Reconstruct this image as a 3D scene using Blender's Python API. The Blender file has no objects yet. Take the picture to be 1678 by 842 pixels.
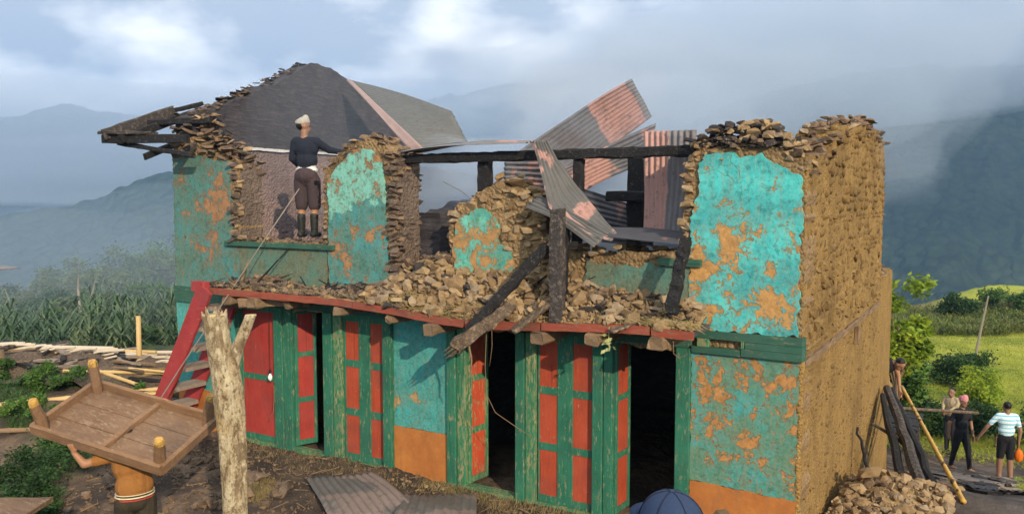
import bpy, bmesh, math, random
import numpy as np
from mathutils import Vector, Matrix, Euler, Quaternion

random.seed(7)
RNG = np.random.default_rng(7)
PI = math.pi
SC = bpy.context.scene
COL = SC.collection

# ------------------------------------------------------------------ camera, sky, sun, exposure
YAW, PITCH = math.radians(31.3), math.atan(101 / 1362.0)
CAM = Vector((1.75, -8.36, 3.53))
cd = bpy.data.cameras.new("camera")
cd.sensor_width = 36.0
cd.lens = 36.0 * 1362 / 1678
cd.clip_start, cd.clip_end = 0.05, 60000
cam = bpy.data.objects.new("camera", cd)
cam.location = CAM
cam.rotation_euler = (PI / 2 - PITCH, 0, YAW)
COL.objects.link(cam)
SC.camera = cam

SUN_D = Vector((-0.735, 0.555, -0.39)).normalized()          # the way the light travels
SUN_EL = math.asin(-SUN_D.z)
SUN_ROT = math.atan2(-SUN_D.x, -SUN_D.y)
sl = bpy.data.lights.new("sun", "SUN")
sl.energy, sl.angle, sl.color = 5.0, math.radians(0.6), (1.0, 0.83, 0.62)
so = bpy.data.objects.new("sun", sl)
so.rotation_euler = SUN_D.to_track_quat("-Z", "Y").to_euler()
so.location = (30, -25, 20)
COL.objects.link(so)

w = bpy.data.worlds.new("World")
SC.world = w
w.use_nodes = True
wn, wl = w.node_tree.nodes, w.node_tree.links
wn.clear()
out = wn.new("ShaderNodeOutputWorld")
bg = wn.new("ShaderNodeBackground")
bg.inputs["Strength"].default_value = 0.105
sky = wn.new("ShaderNodeTexSky")
sky.sky_type = "NISHITA"
sky.sun_disc = False
sky.sun_elevation, sky.sun_rotation = SUN_EL, SUN_ROT
sky.air_density, sky.dust_density, sky.ozone_density = 1.0, 0.6, 1.5
tc = wn.new("ShaderNodeTexCoord")
mp = wn.new("ShaderNodeMapping")
mp.inputs["Scale"].default_value = (1.0, 1.0, 2.1)
mp.inputs["Location"].default_value = (0.35, 0.1, 0.22)
wl.new(tc.outputs["Generated"], mp.inputs["Vector"])
n1 = wn.new("ShaderNodeTexNoise")
n1.inputs["Scale"].default_value, n1.inputs["Detail"].default_value = 2.2, 7
n1.inputs["Roughness"].default_value = 0.52
wl.new(mp.outputs[0], n1.inputs["Vector"])
r1 = wn.new("ShaderNodeValToRGB")
r1.color_ramp.elements[0].position, r1.color_ramp.elements[1].position = 0.14, 0.44
wl.new(n1.outputs["Fac"], r1.inputs[0])
n2 = wn.new("ShaderNodeTexNoise")
n2.inputs["Scale"].default_value, n2.inputs["Detail"].default_value = 5.5, 10
wl.new(mp.outputs[0], n2.inputs["Vector"])
r2 = wn.new("ShaderNodeValToRGB")
r2.color_ramp.elements[0].position, r2.color_ramp.elements[1].position = 0.42, 0.62
r2.color_ramp.elements[0].color = (5.0, 5.35, 5.9, 1)
r2.color_ramp.elements[1].color = (14.0, 13.5, 12.8, 1)
wl.new(n2.outputs["Fac"], r2.inputs[0])
skm = wn.new("ShaderNodeMix")
skm.data_type = "RGBA"
skm.inputs[0].default_value = 0.62
skm.inputs[7].default_value = (3.0, 3.9, 5.6, 1)
wl.new(sky.outputs[0], skm.inputs[6])
mx = wn.new("ShaderNodeMix")
mx.data_type = "RGBA"
wl.new(r1.outputs[0], mx.inputs[0])
wl.new(skm.outputs[2], mx.inputs[6])
wl.new(r2.outputs[0], mx.inputs[7])
wl.new(mx.outputs[2], bg.inputs["Color"])
wl.new(bg.outputs[0], out.inputs["Surface"])

SC.view_settings.view_transform = "Standard"
SC.view_settings.look = "None"
SC.view_settings.exposure = 0.48
SC.view_settings.gamma = 1.0
SC.view_settings.use_curve_mapping = False
SC.cycles.max_bounces = 6
SC.cycles.diffuse_bounces = 3
SC.cycles.volume_bounces = 1
SC.cycles.transparent_max_bounces = 12
SC.cycles.use_denoising = True

# ------------------------------------------------------------------ helpers: tagging
def tag(o, label=None, cat=None, group=None, kind=None):
    if label: o["label"] = label
    if cat: o["category"] = cat
    if group: o["group"] = group
    if kind: o["kind"] = kind
    return o

def empty(name, loc=(0, 0, 0), rz=0):
    o = bpy.data.objects.new(name, None)
    o.location, o.rotation_euler = loc, (0, 0, rz)
    o.empty_display_size = 0.1
    COL.objects.link(o)
    return o

# ------------------------------------------------------------------ helpers: materials
MATS = {}
class NT:
    """small wrapper round a node tree"""
    def __init__(s, name):
        m = bpy.data.materials.new(name)
        m.use_nodes = True
        s.m, s.t = m, m.node_tree
        s.n, s.l = s.t.nodes, s.t.links
        s.n.clear()
        s.out = s.n.new("ShaderNodeOutputMaterial")
        s.b = s.n.new("ShaderNodeBsdfPrincipled")
        s.l.new(s.b.outputs[0], s.out.inputs[0])
        s.b.inputs["Roughness"].default_value = 0.85
        s.b.inputs["Specular IOR Level"].default_value = 0.25
        s._geo = s.n.new("ShaderNodeNewGeometry")
        s.pos = s._geo.outputs["Position"]
        s._tc = s.n.new("ShaderNodeTexCoord")
        s.obj = s._tc.outputs["Object"]
        s._oi = None
    def put(s, sock, v):
        if hasattr(v, "is_linked") or hasattr(v, "links"):
            s.l.new(v, sock)
        elif isinstance(v, (tuple, list)):
            sock.default_value = tuple(v) + ((1,) if len(v) == 3 and sock.type == "RGBA" else ())
        else:
            sock.default_value = v
    def rand(s):
        if not s._oi: s._oi = s.n.new("ShaderNodeObjectInfo")
        return s._oi.outputs["Random"]
    def vmap(s, vec, scale=(1, 1, 1), loc=(0, 0, 0), rot=(0, 0, 0)):
        n = s.n.new("ShaderNodeMapping")
        s.l.new(vec, n.inputs[0])
        n.inputs["Scale"].default_value, n.inputs["Location"].default_value, n.inputs["Rotation"].default_value = scale, loc, rot
        return n.outputs[0]
    def noise(s, scale=5, detail=4, rough=0.55, vec=None, dist=0.0):
        n = s.n.new("ShaderNodeTexNoise")
        n.inputs["Scale"].default_value, n.inputs["Detail"].default_value = scale, detail
        n.inputs["Roughness"].default_value, n.inputs["Distortion"].default_value = rough, dist
        s.l.new(vec if vec is not None else s.pos, n.inputs["Vector"])
        return n.outputs["Fac"]
    def noise_col(s, scale, vec):
        n = s.n.new("ShaderNodeTexNoise")
        n.inputs["Scale"].default_value, n.inputs["Detail"].default_value = scale, 4
        s.l.new(vec, n.inputs["Vector"])
        return n.outputs["Color"]
    def vor(s, scale=5, vec=None, feature="F1", out="Distance", rnd=1.0):
        n = s.n.new("ShaderNodeTexVoronoi")
        n.feature = feature
        n.inputs["Scale"].default_value, n.inputs["Randomness"].default_value = scale, rnd
        s.l.new(vec if vec is not None else s.pos, n.inputs["Vector"])
        return n.outputs[out]
    def ramp(s, fac, *stops, interp="LINEAR"):
        n = s.n.new("ShaderNodeValToRGB")
        cr = n.color_ramp
        cr.interpolation = interp
        while len(cr.elements) < len(stops): cr.elements.new(0.5)
        for e, (p, c) in zip(cr.elements, stops):
            e.position = p
            e.color = (c, c, c, 1) if isinstance(c, (int, float)) else tuple(c) + (1,)
        s.l.new(fac, n.inputs[0])
        return n.outputs[0]
    def mix(s, f, a, b, mode="MIX"):
        n = s.n.new("ShaderNodeMix")
        n.data_type, n.blend_type = "RGBA", mode
        s.put(n.inputs[0], f); s.put(n.inputs[6], a); s.put(n.inputs[7], b)
        return n.outputs[2]
    def math(s, op, a, b=0.0, clamp=False):
        n = s.n.new("ShaderNodeMath")
        n.operation, n.use_clamp = op, clamp
        s.put(n.inputs[0], a); s.put(n.inputs[1], b)
        return n.outputs[0]
    def sep(s, vec):
        n = s.n.new("ShaderNodeSeparateXYZ")
        s.l.new(vec, n.inputs[0])
        return n.outputs
    def bump(s, h, strength=0.5, dist=0.02):
        n = s.n.new("ShaderNodeBump")
        n.inputs["Strength"].default_value, n.inputs["Distance"].default_value = strength, dist
        s.l.new(h, n.inputs["Height"])
        s.l.new(n.outputs[0], s.b.inputs["Normal"])
    def color(s, c): s.put(s.b.inputs["Base Color"], c)
    def rough(s, v): s.put(s.b.inputs["Roughness"], v)
    def done(s):
        MATS[s.m.name] = s.m
        return s.m

def paint_mat(name, hi, mid, lo, mud, peel, scale=3.2, mint=None, mint_z=None, seed=0.0, worn=()):
    """limewash paint over mud plaster: faded, streaked, cracked and flaked away in patches.
    worn holds (x, z, radius, amount): places on the wall where more of it has gone"""
    t = NT(name)
    v = t.vmap(t.pos, loc=(seed, seed * 1.7, seed * 0.6))
    px, _, pz = t.sep(t.pos)
    a = t.noise(scale, 7, 0.66, v, 0.35)
    tone = t.noise(1.4, 6, 0.65, v)
    col = t.mix(t.ramp(tone, (0.35, 0), (0.65, 1)), lo, mid)
    col = t.mix(t.ramp(t.noise(2.6, 8, 0.7, t.vmap(v, loc=(4, 1, 2))), (0.46, 0), (0.62, 1)), col, hi)
    if mint:
        f = t.math("ADD", pz, t.math("MULTIPLY", t.math("SUBTRACT", t.noise(5, 7, 0.68, v), 0.5), 1.0))
        f = t.math("ADD", f, t.math("MULTIPLY", t.math("ADD", px, 5.7), -0.22))
        f = t.ramp(t.math("SUBTRACT", f, mint_z), (0.0, 0), (0.05, 1))
        col = t.mix(f, col, mint)
    # powdery fading and grime, fine and broad
    col = t.mix(t.ramp(t.noise(38, 5, 0.7, v), (0.42, 0.0), (0.70, 0.55)), col, tuple(0.5 * h_ + 0.17 for h_ in mid))
    col = t.mix(t.ramp(t.noise(16, 6, 0.7, t.vmap(v, loc=(7, 7, 7))), (0.50, 0.0), (0.66, 0.7)), col, tuple(0.6 * l_ for l_ in lo))
    streak = t.noise(9, 6, 0.65, t.vmap(v, scale=(2.6, 2.6, 0.30)))
    col = t.mix(t.ramp(streak, (0.52, 0.0), (0.74, 0.6)), col, t.mix(0.55, lo, mud))
    wear = a
    wear = t.math("ADD", wear, t.math("MULTIPLY", t.math("SUBTRACT", t.noise(scale * 6, 6, 0.7, v), 0.5), 0.34))
    for (wx, wz, wr, wa) in worn:
        dx = t.math("SUBTRACT", px, wx); dz = t.math("SUBTRACT", pz, wz)
        d2 = t.math("ADD", t.math("MULTIPLY", dx, dx), t.math("MULTIPLY", dz, dz))
        g = t.math("DIVIDE", wa, t.math("ADD", 1.0, t.math("MULTIPLY", d2, 1.6 / (wr * wr))))
        wear = t.math("ADD", wear, g)
    pm = t.ramp(wear, (peel, 0), (peel + 0.02, 1))
    thin = t.ramp(wear, (peel - 0.10, 0), (peel, 0.45))
    p2 = t.ramp(t.noise(scale * 5.5, 5, 0.65, t.vmap(v, loc=(1, 5, 3))), (0.655, 0), (0.675, 1))
    pm2 = t.math("MAXIMUM", pm, p2)
    mudc = t.mix(t.ramp(t.noise(11, 7, 0.7, v), (0.3, 0), (0.7, 1)), tuple(c * 0.55 for c in mud), tuple(min(1, c * 1.15) for c in mud))
    mudc = t.mix(t.ramp(t.noise(55, 3, 0.6, v), (0.58, 0), (0.7, 0.5)), mudc, (0.50, 0.40, 0.26))
    col = t.mix(thin, col, t.mix(0.6, mud, mid))
    cr = t.ramp(t.vor(2.6, t.mix(0.10, v, t.noise_col(6, v)), "DISTANCE_TO_EDGE"), (0.0, 1), (0.010, 0))
    crm = t.math("MULTIPLY", cr, t.ramp(t.noise(1.8, 4, 0.6, t.vmap(v, loc=(9, 2, 5))), (0.56, 0), (0.62, 0.55)))
    col = t.mix(crm, col, tuple(0.35 * c for c in mud))
    rim = t.math("MULTIPLY", t.ramp(wear, (peel - 0.012, 0), (peel + 0.004, 1)), t.math("SUBTRACT", 1.0, pm))
    col = t.mix(t.math("MULTIPLY", rim, 0.5), col, tuple(0.6 * c + 0.2 for c in hi))
    t.color(t.mix(pm2, col, mudc))
    h = t.math("SUBTRACT", t.math("MULTIPLY", t.noise(26, 7, 0.7, v), 0.4), t.math("ADD", t.math("MULTIPLY", pm2, 0.6), t.math("MULTIPLY", crm, 0.3)))
    h = t.math("ADD", h, t.math("MULTIPLY", t.noise(3.5, 4, 0.6, v), 0.9))
    t.bump(h, 0.9, 0.022)
    t.rough(0.92)
    return t.done()

def wood_mat(name, base, dark, wear, wear_amt=0.62, axis=2, rough=0.75):
    t = NT(name)
    sc = [16, 16, 16]; sc[axis] = 1.6
    v = t.vmap(t.obj, scale=tuple(sc))
    rv = t.n.new("ShaderNodeVectorMath"); rv.operation = "ADD"; t.l.new(v, rv.inputs[0])
    cmb = t.n.new("ShaderNodeCombineXYZ"); t.put(cmb.inputs[0], t.math("MULTIPLY", t.rand(), 37.0)); t.put(cmb.inputs[1], t.math("MULTIPLY", t.rand(), 19.0)); t.l.new(cmb.outputs[0], rv.inputs[1])
    v = rv.outputs[0]
    g = t.noise(2.0, 7, 0.7, v, 0.4)
    col = t.mix(t.ramp(g, (0.3, 0), (0.7, 1)), dark, base)
    col = t.mix(t.ramp(t.noise(3, 5, 0.6), (0.35, 0), (0.65, 0.4)), col, tuple(min(1, c * 1.25 + 0.02) for c in base))
    big = t.noise(5, 6, 0.65)
    s2 = [30, 30, 30]; s2[axis] = 9
    chip = t.noise(1.0, 6, 0.72, t.vmap(t.pos, scale=tuple(s2)))
    wm = t.math("MULTIPLY", t.ramp(chip, (wear_amt - 0.03, 0), (wear_amt + 0.01, 1)), t.ramp(big, (0.38, 0.15), (0.58, 1)))
    spk = t.ramp(t.noise(85, 3, 0.55), (0.66, 0), (0.69, 1))
    col = t.mix(t.math("MAXIMUM", wm, t.math("MULTIPLY", spk, 0.6)), col, t.mix(t.noise(20, 3), wear, tuple(0.6 * c for c in wear)))
    crk = t.ramp(t.noise(1.3, 3, 0.5, t.vmap(t.obj, scale=tuple(c_ * 2.2 if c_ > 5 else 0.5 for c_ in sc))), (0.70, 0), (0.72, 0.8))
    col = t.mix(crk, col, tuple(0.3 * c for c in dark))
    col = t.mix(t.ramp(t.noise(1.6, 7, 0.7), (0.48, 0), (0.70, 0.55)), col, tuple(0.45 * d_ + 0.035 for d_ in dark))
    t.color(col)
    t.rough(rough)
    t.bump(t.math("SUBTRACT", g, t.math("ADD", t.math("MULTIPLY", wm, 0.5), crk)), 0.6, 0.006)
    return t.done()

def build_materials():
    MUD = (0.50, 0.27, 0.09)
    paint_mat("turquoise_paint", (0.065, 0.56, 0.51), (0.040, 0.42, 0.40), (0.035, 0.235, 0.225), MUD, 0.665, 4.8, seed=2.3, worn=[(-1.08, 2.72, .22, .22), (-0.75, 2.95, .25, .10), (-0.35, 2.5, .25, .12), (-0.15, 2.28, .2, .16), (-1.12, 3.45, .16, .14), (-0.6, 3.35, .12, .06), (-0.9, 2.25, .3, .08), (-0.05, 3.0, .08, .2), (-0.8, 3.1, .15, .08)])
    paint_mat("green_faded_paint", (0.035, 0.215, 0.205), (0.055, 0.160, 0.125), (0.085, 0.125, 0.075), (0.33, 0.17, 0.08), 0.655, 3.4, seed=5.1, worn=[(-8.42, 3.75, .20, .26), (-8.55, 3.25, .22, .18), (-8.28, 3.4, .1, .25), (-8.85, 2.75, .18, .12), (-9.3, 3.7, .12, .1), (-1.95, 2.35, .25, .2), (-7.3, 2.3, .5, .03), (-1.4, 2.6, .2, .1)])
    paint_mat("mint_paint", (0.03, 0.265, 0.27), (0.042, 0.20, 0.172), (0.065, 0.145, 0.095), (0.36, 0.19, 0.085), 0.645, 4.4,
              mint=(0.19, 0.50, 0.39), mint_z=3.38, seed=9.4, worn=[(-5.5, 3.02, .16, .14), (-5.95, 2.85, .14, .14), (-5.25, 2.9, .1, .15), (-5.85, 2.35, .12, .14), (-5.6, 3.75, .12, .08), (-6.15, 2.75, .15, .12), (-5.75, 4.16, .12, .22), (-6.2, 3.75, .08, .2), (-5.32, 4.0, .10, .22), (-5.95, 4.02, .08, .16)])
    paint_mat("mint_scrap_paint", (0.14, 0.56, 0.42), (0.06, 0.34, 0.27), (0.05, 0.22, 0.16), (0.44, 0.24, 0.09), 0.49, 4.2, seed=1.2)
    paint_mat("teal_worn_paint", (0.03, 0.31, 0.29), (0.055, 0.245, 0.18), (0.09, 0.19, 0.105), (0.46, 0.22, 0.07), 0.608, 5.2, seed=7.7, worn=[(-0.95, 1.55, .25, .12), (-0.8, 1.2, .2, .08), (-0.55, 0.85, .2, .10), (-0.3, 1.6, .12, .12), (-0.05, 1.2, .06, .15), (-0.5, 1.8, .3, .06)])
    paint_mat("teal_smooth_paint", (0.04, 0.34, 0.31), (0.045, 0.285, 0.25), (0.045, 0.225, 0.18), (0.42, 0.27, 0.12), 0.70, 3.6, seed=3.9, worn=[(-4.80, 0.95, .12, .20), (-4.40, 1.2, .12, .16), (-4.95, 1.45, .06, .16), (-5.05, 0.85, .08, .14)])
    paint_mat("olive_faded_paint", (0.055, 0.165, 0.12), (0.085, 0.145, 0.09), (0.115, 0.12, 0.065), (0.30, 0.165, 0.08), 0.70, 3.4, seed=6.6)
    # orange clay dado
    t = NT("orange_clay")
    c = t.mix(t.ramp(t.noise(2.5, 7, 0.68), (0.35, 0), (0.65, 1)), (0.46, 0.175, 0.042), (0.33, 0.11, 0.028))
    c = t.mix(t.ramp(t.noise(6, 7, 0.7, t.vmap(t.pos, scale=(1.5, 1.5, 0.5))), (0.5, 0), (0.68, 0.5)), c, (0.22, 0.11, 0.05))
    c = t.mix(t.ramp(t.noise(9, 6, 0.7), (0.62, 0), (0.8, 0.6)), c, (0.55, 0.30, 0.12))
    t.color(c); t.bump(t.noise(30, 5, 0.6), 0.4, 0.01); t.done()
    # mud mortar with grit
    def mud(name, a, b, pale, s=1.0):
        t = NT(name)
        n = t.noise(3.0 * s, 7, 0.65)
        c = t.mix(t.ramp(n, (0.3, 0), (0.7, 1)), a, b)
        c = t.mix(t.ramp(t.noise(26 * s, 4, 0.6), (0.55, 0), (0.72, 0.8)), c, pale)
        c = t.mix(t.ramp(t.noise(17 * s, 3, 0.6, t.vmap(t.pos, loc=(3, 3, 3))), (0.58, 0), (0.72, 0.75)), c, tuple(x * 0.45 for x in a))
        c = t.mix(t.ramp(t.noise(1.1, 7, 0.7, t.vmap(t.pos, scale=(1, 1, 0.6), loc=(2, 8, 1))), (0.48, 0), (0.66, 0.6)), c, tuple(x * 0.5 for x in a))
        t.color(c)
        h = t.math("ADD", t.noise(11 * s, 6, 0.65), t.math("MULTIPLY", t.vor(26 * s), -0.6))
        t.bump(h, 0.9, 0.05 / s); t.rough(0.95); t.done()
    mud("mud_mortar", (0.21, 0.132, 0.062), (0.30, 0.195, 0.09), (0.42, 0.30, 0.155))
    mud("jamb_soot", (0.12, 0.088, 0.068), (0.17, 0.125, 0.095), (0.23, 0.17, 0.125))
    mud("mud_plaster_rough", (0.22, 0.130, 0.040), (0.325, 0.195, 0.060), (0.46, 0.32, 0.125), 1.5)
    mud("soot_floor", (0.070, 0.062, 0.066), (0.105, 0.092, 0.094), (0.14, 0.12, 0.115))
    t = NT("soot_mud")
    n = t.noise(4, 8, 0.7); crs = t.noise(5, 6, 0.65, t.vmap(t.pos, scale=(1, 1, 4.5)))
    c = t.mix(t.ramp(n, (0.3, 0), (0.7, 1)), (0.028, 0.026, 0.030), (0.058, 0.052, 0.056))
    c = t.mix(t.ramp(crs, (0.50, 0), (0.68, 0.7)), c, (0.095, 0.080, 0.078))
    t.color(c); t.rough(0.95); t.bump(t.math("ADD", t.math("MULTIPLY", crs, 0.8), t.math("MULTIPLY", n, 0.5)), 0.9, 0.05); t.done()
    mud("inner_mud", (0.21, 0.15, 0.14), (0.26, 0.185, 0.165), (0.30, 0.22, 0.19))
    mud("dust_soil", (0.30, 0.19, 0.085), (0.42, 0.28, 0.13), (0.55, 0.40, 0.21), 1.6)
    mud("dust_soil_dark", (0.085, 0.062, 0.046), (0.15, 0.11, 0.078), (0.26, 0.20, 0.14), 1.3)
    # stones, colour by object
    def stone(name, stops, dark=0.5):
        t = NT(name)
        base = t.ramp(t.rand(), *stops)
        n = t.noise(9, 6, 0.65)
        c = t.mix(t.ramp(n, (0.35, dark), (0.7, 0)), base, tuple(x * 0.35 for x in stops[0][1]))
        c = t.mix(t.ramp(t.noise(40, 3, 0.6), (0.6, 0), (0.75, 0.5)), c, (0.60, 0.46, 0.27))
        c = t.mix(t.ramp(t.noise(1.1, 7, 0.7, t.vmap(t.pos, scale=(1, 1, 0.6), loc=(2, 8, 1))), (0.50, 0), (0.68, 0.45)), c, tuple(x * 0.4 for x in stops[0][1]))
        t.color(c); t.rough(0.92)
        t.bump(t.math("ADD", t.noise(22, 6, 0.7), t.math("MULTIPLY", t.noise(70, 3), 0.4)), 0.9, 0.02)
        t.done()
    stone("tan_stone", [(0, (0.22, 0.14, 0.07)), (0.4, (0.34, 0.225, 0.11)), (0.75, (0.45, 0.315, 0.165)), (1, (0.31, 0.24, 0.17))], 0.5)
    stone("brown_stone", [(0, (0.14, 0.09, 0.058)), (0.5, (0.225, 0.15, 0.092)), (0.8, (0.30, 0.20, 0.12)), (1, (0.18, 0.14, 0.11))], 0.6)
    stone("purple_stone", [(0, (0.10, 0.075, 0.062)), (0.5, (0.155, 0.115, 0.092)), (1, (0.21, 0.155, 0.12))], 0.6)
    stone("char_stone", [(0, (0.035, 0.03, 0.03)), (0.5, (0.06, 0.05, 0.045)), (0.85, (0.15, 0.10, 0.065)), (1, (0.22, 0.14, 0.08))], 0.5)
    stone("wall_stone", [(0, (0.19, 0.112, 0.036)), (0.5, (0.265, 0.16, 0.052)), (0.85, (0.36, 0.235, 0.085)), (1, (0.165, 0.10, 0.038))], 0.65)
    # timbers
    wood_mat("green_wood", (0.020, 0.145, 0.082), (0.012, 0.090, 0.052), (0.28, 0.28, 0.15), 0.585)
    wood_mat("green_wood_flat", (0.028, 0.105, 0.068), (0.018, 0.062, 0.042), (0.22, 0.21, 0.12), 0.60, axis=0)
    wood_mat("green_wood_worn", (0.03, 0.17, 0.08), (0.02, 0.12, 0.055), (0.34, 0.31, 0.15), 0.51)
    wood_mat("red_panel", (0.38, 0.060, 0.021), (0.25, 0.036, 0.016), (0.50, 0.27, 0.16), 0.645)
    wood_mat("crimson_panel", (0.34, 0.036, 0.024), (0.23, 0.024, 0.018), (0.46, 0.22, 0.15), 0.66)
    wood_mat("red_panel_worn", (0.46, 0.065, 0.02), (0.36, 0.045, 0.02), (0.42, 0.27, 0.12), 0.56)
    wood_mat("red_fascia", (0.29, 0.060, 0.030), (0.19, 0.040, 0.024), (0.27, 0.15, 0.085), 0.55, axis=0)
    wood_mat("red_stringer", (0.33, 0.034, 0.032), (0.24, 0.024, 0.025), (0.36, 0.20, 0.15), 0.64, axis=0)
    wood_mat("joist_wood", (0.22, 0.14, 0.07), (0.10, 0.065, 0.04), (0.36, 0.25, 0.13), 0.6, axis=1, rough=0.9)
    wood_mat("grey_wood", (0.26, 0.20, 0.15), (0.14, 0.11, 0.085), (0.38, 0.31, 0.24), 0.6, axis=0, rough=0.9)
    wood_mat("table_wood", (0.24, 0.135, 0.068), (0.13, 0.070, 0.036), (0.34, 0.22, 0.12), 0.6, axis=0, rough=0.7)
    wood_mat("table_board", (0.20, 0.115, 0.062), (0.10, 0.056, 0.032), (0.32, 0.22, 0.135), 0.55, axis=0, rough=0.75)
    wood_mat("yellow_wood", (0.52, 0.32, 0.075), (0.34, 0.18, 0.04), (0.20, 0.11, 0.04), 0.55, axis=2)
    def char(name, base, ash, amt):
        t = NT(name)
        v = t.vmap(t.obj, scale=(9, 9, 9))
        n = t.noise(2.2, 6, 0.7, v)
        cr = t.vor(3.2, v, "DISTANCE_TO_EDGE")
        c = t.mix(t.ramp(n, (amt, 0), (amt + 0.16, 1)), base, ash)
        t.color(c); t.rough(0.7)
        t.bump(t.math("ADD", n, t.ramp(cr, (0, 0), (0.12, 0.5))), 0.9, 0.012)
        t.done()
    char("charcoal", (0.016, 0.015, 0.015), (0.10, 0.09, 0.085), 0.56)
    char("charred_grey", (0.045, 0.038, 0.034), (0.16, 0.125, 0.10), 0.50)
    char("charred_brown", (0.10, 0.07, 0.045), (0.24, 0.17, 0.11), 0.48)
    # corrugated iron
    def iron(name, grey, pink, amt, scale, seed, rust=0.0, dirs=(1, 1, 1)):
        t = NT(name)
        v = t.vmap(t.obj, scale=dirs, loc=(seed, seed, seed))
        n = t.noise(scale, 5, 0.55, v, 0.6)
        g = t.mix(t.noise(6, 5, 0.6), grey, tuple(c * 0.6 for c in grey))
        c = t.mix(t.ramp(n, (amt, 0), (amt + 0.03, 1)), g, t.mix(t.noise(5, 4, 0.6), pink, tuple(c * 0.75 for c in pink)))
        c = t.mix(t.ramp(t.noise(13, 6, 0.7), (0.54, 0), (0.68, 0.75)), c, (0.075, 0.066, 0.064))
        t.color(c); t.rough(t.ramp(n, (0.3, 0.45), (0.7, 0.7)))
        t.b.inputs["Metallic"].default_value = 0.15
        t.bump(t.noise(30, 4), 0.15, 0.004)
        t.done()
    PK = (0.46, 0.265, 0.22)
    iron("iron_pink", (0.22, 0.21, 0.21), PK, 0.50, 1.3, 1.0)
    iron("iron_half", (0.17, 0.165, 0.17), PK, 0.52, 0.9, 3.0)
    iron("iron_grey", (0.135, 0.14, 0.135), PK, 0.80, 1.2, 5.0)
    iron("iron_bent", (0.145, 0.14, 0.13), PK, 0.555, 1.8, 8.2)
    iron("iron_dark", (0.075, 0.075, 0.085), (0.20, 0.12, 0.11), 0.62, 1.3, 2.0)
    iron("iron_ground", (0.155, 0.14, 0.125), (0.24, 0.18, 0.15), 0.50, 1.6, 6.0)
    def patch(name, grey, pink, dirv, lo, hi):
        t = NT(name)
        n = t.n.new("ShaderNodeVectorMath"); n.operation = "DOT_PRODUCT"; t.l.new(t.obj, n.inputs[0]); n.inputs[1].default_value = dirv
        d = t.math("ADD", n.outputs["Value"], t.math("MULTIPLY", t.math("SUBTRACT", t.noise(5, 5, 0.6), 0.5), 0.14))
        k = t.math("MULTIPLY", t.ramp(t.math("SUBTRACT", d, lo), (0, 0), (0.02, 1)), t.ramp(t.math("SUBTRACT", hi, d), (0, 0), (0.02, 1)))
        g = t.mix(t.noise(6, 5, 0.6), grey, tuple(c * 0.6 for c in grey))
        c = t.mix(k, g, t.mix(t.noise(5, 4, 0.6), pink, tuple(c * 0.8 for c in pink)))
        c = t.mix(t.ramp(t.noise(13, 6, 0.7), (0.54, 0), (0.68, 0.75)), c, (0.085, 0.075, 0.072))
        c = t.mix(t.ramp(t.noise(2.2, 6, 0.7), (0.5, 0), (0.68, 0.7)), c, (0.12, 0.085, 0.07))
        t.color(c); t.rough(0.6); t.b.inputs["Metallic"].default_value = 0.1; t.done()
    patch("iron_patch", (0.20, 0.195, 0.20), PK, (-0.90, -0.15, -0.52), 0.10, 0.75)
    patch("iron_side", (0.22, 0.205, 0.205), PK, (1, 0, 0), 0.0, 0.36)
    t = NT("pink_flashing"); t.color(t.mix(t.noise(6, 5), (0.40, 0.27, 0.23), (0.22, 0.16, 0.15))); t.rough(0.6); t.bump(t.noise(20, 3), 0.2, 0.005); t.done()
    # bark, bamboo
    t = NT("pale_bark")
    v = t.vmap(t.obj, scale=(1, 1, 0.35))
    n = t.noise(16, 7, 0.72, v, 0.5)
    c = t.ramp(n, (0.34, (0.15, 0.095, 0.045)), (0.45, (0.42, 0.32, 0.18)), (0.60, (0.62, 0.52, 0.33)), (0.78, (0.66, 0.52, 0.26)))
    c = t.mix(t.ramp(t.noise(34, 5, 0.7, t.vmap(t.obj, scale=(1, 1, 0.7))), (0.54, 0), (0.62, 0.85)), c, (0.15, 0.095, 0.045))
    c = t.mix(t.ramp(t.noise(2.2, 5, 0.6, t.vmap(t.obj, scale=(1, 1, 0.5), loc=(2, 2, 2))), (0.60, 0), (0.68, 0.6)), c, (0.54, 0.35, 0.11))
    c = t.mix(t.ramp(t.noise(9, 7, 0.75, t.vmap(t.obj, scale=(1, 1, 0.45), loc=(5, 5, 5))), (0.52, 0), (0.58, 0.8)), c, (0.20, 0.135, 0.07))
    t.color(c); t.bump(t.math("ADD", n, t.math("MULTIPLY", t.noise(40, 5, 0.7), 0.5)), 1.0, 0.05); t.rough(0.85); t.done()
    t = NT("cut_wood"); t.color(t.mix(t.noise(14, 5), (0.66, 0.50, 0.26), (0.40, 0.24, 0.09))); t.bump(t.noise(40, 3), 0.5, 0.005); t.done()
    def bamboo(name, a, b, spots=None):
        t = NT(name)
        v = t.vmap(t.obj, scale=(12, 12, 12))
        c = t.mix(t.noise(1.0, 5, 0.6, v), a, b)
        if spots: c = t.mix(t.ramp(t.noise(0.9, 4, 0.6, t.vmap(t.obj, scale=(6, 6, 6))), (0.56, 0), (0.62, 1)), c, spots)
        t.color(c); t.rough(0.5); t.bump(t.noise(3, 3, 0.5, v), 0.3, 0.004); t.done()
    bamboo("bamboo", (0.58, 0.42, 0.19), (0.44, 0.29, 0.11))
    bamboo("bamboo_pale", (0.60, 0.52, 0.40), (0.42, 0.35, 0.25))
    bamboo("bamboo_yellow", (0.58, 0.36, 0.07), (0.40, 0.23, 0.05), (0.06, 0.04, 0.02))
    bamboo("stick_grey", (0.28, 0.24, 0.20), (0.16, 0.13, 0.10))
    # ground
    t = NT("ground_mat")
    at = t.n.new("ShaderNodeAttribute"); at.attribute_name = "cover"
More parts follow.
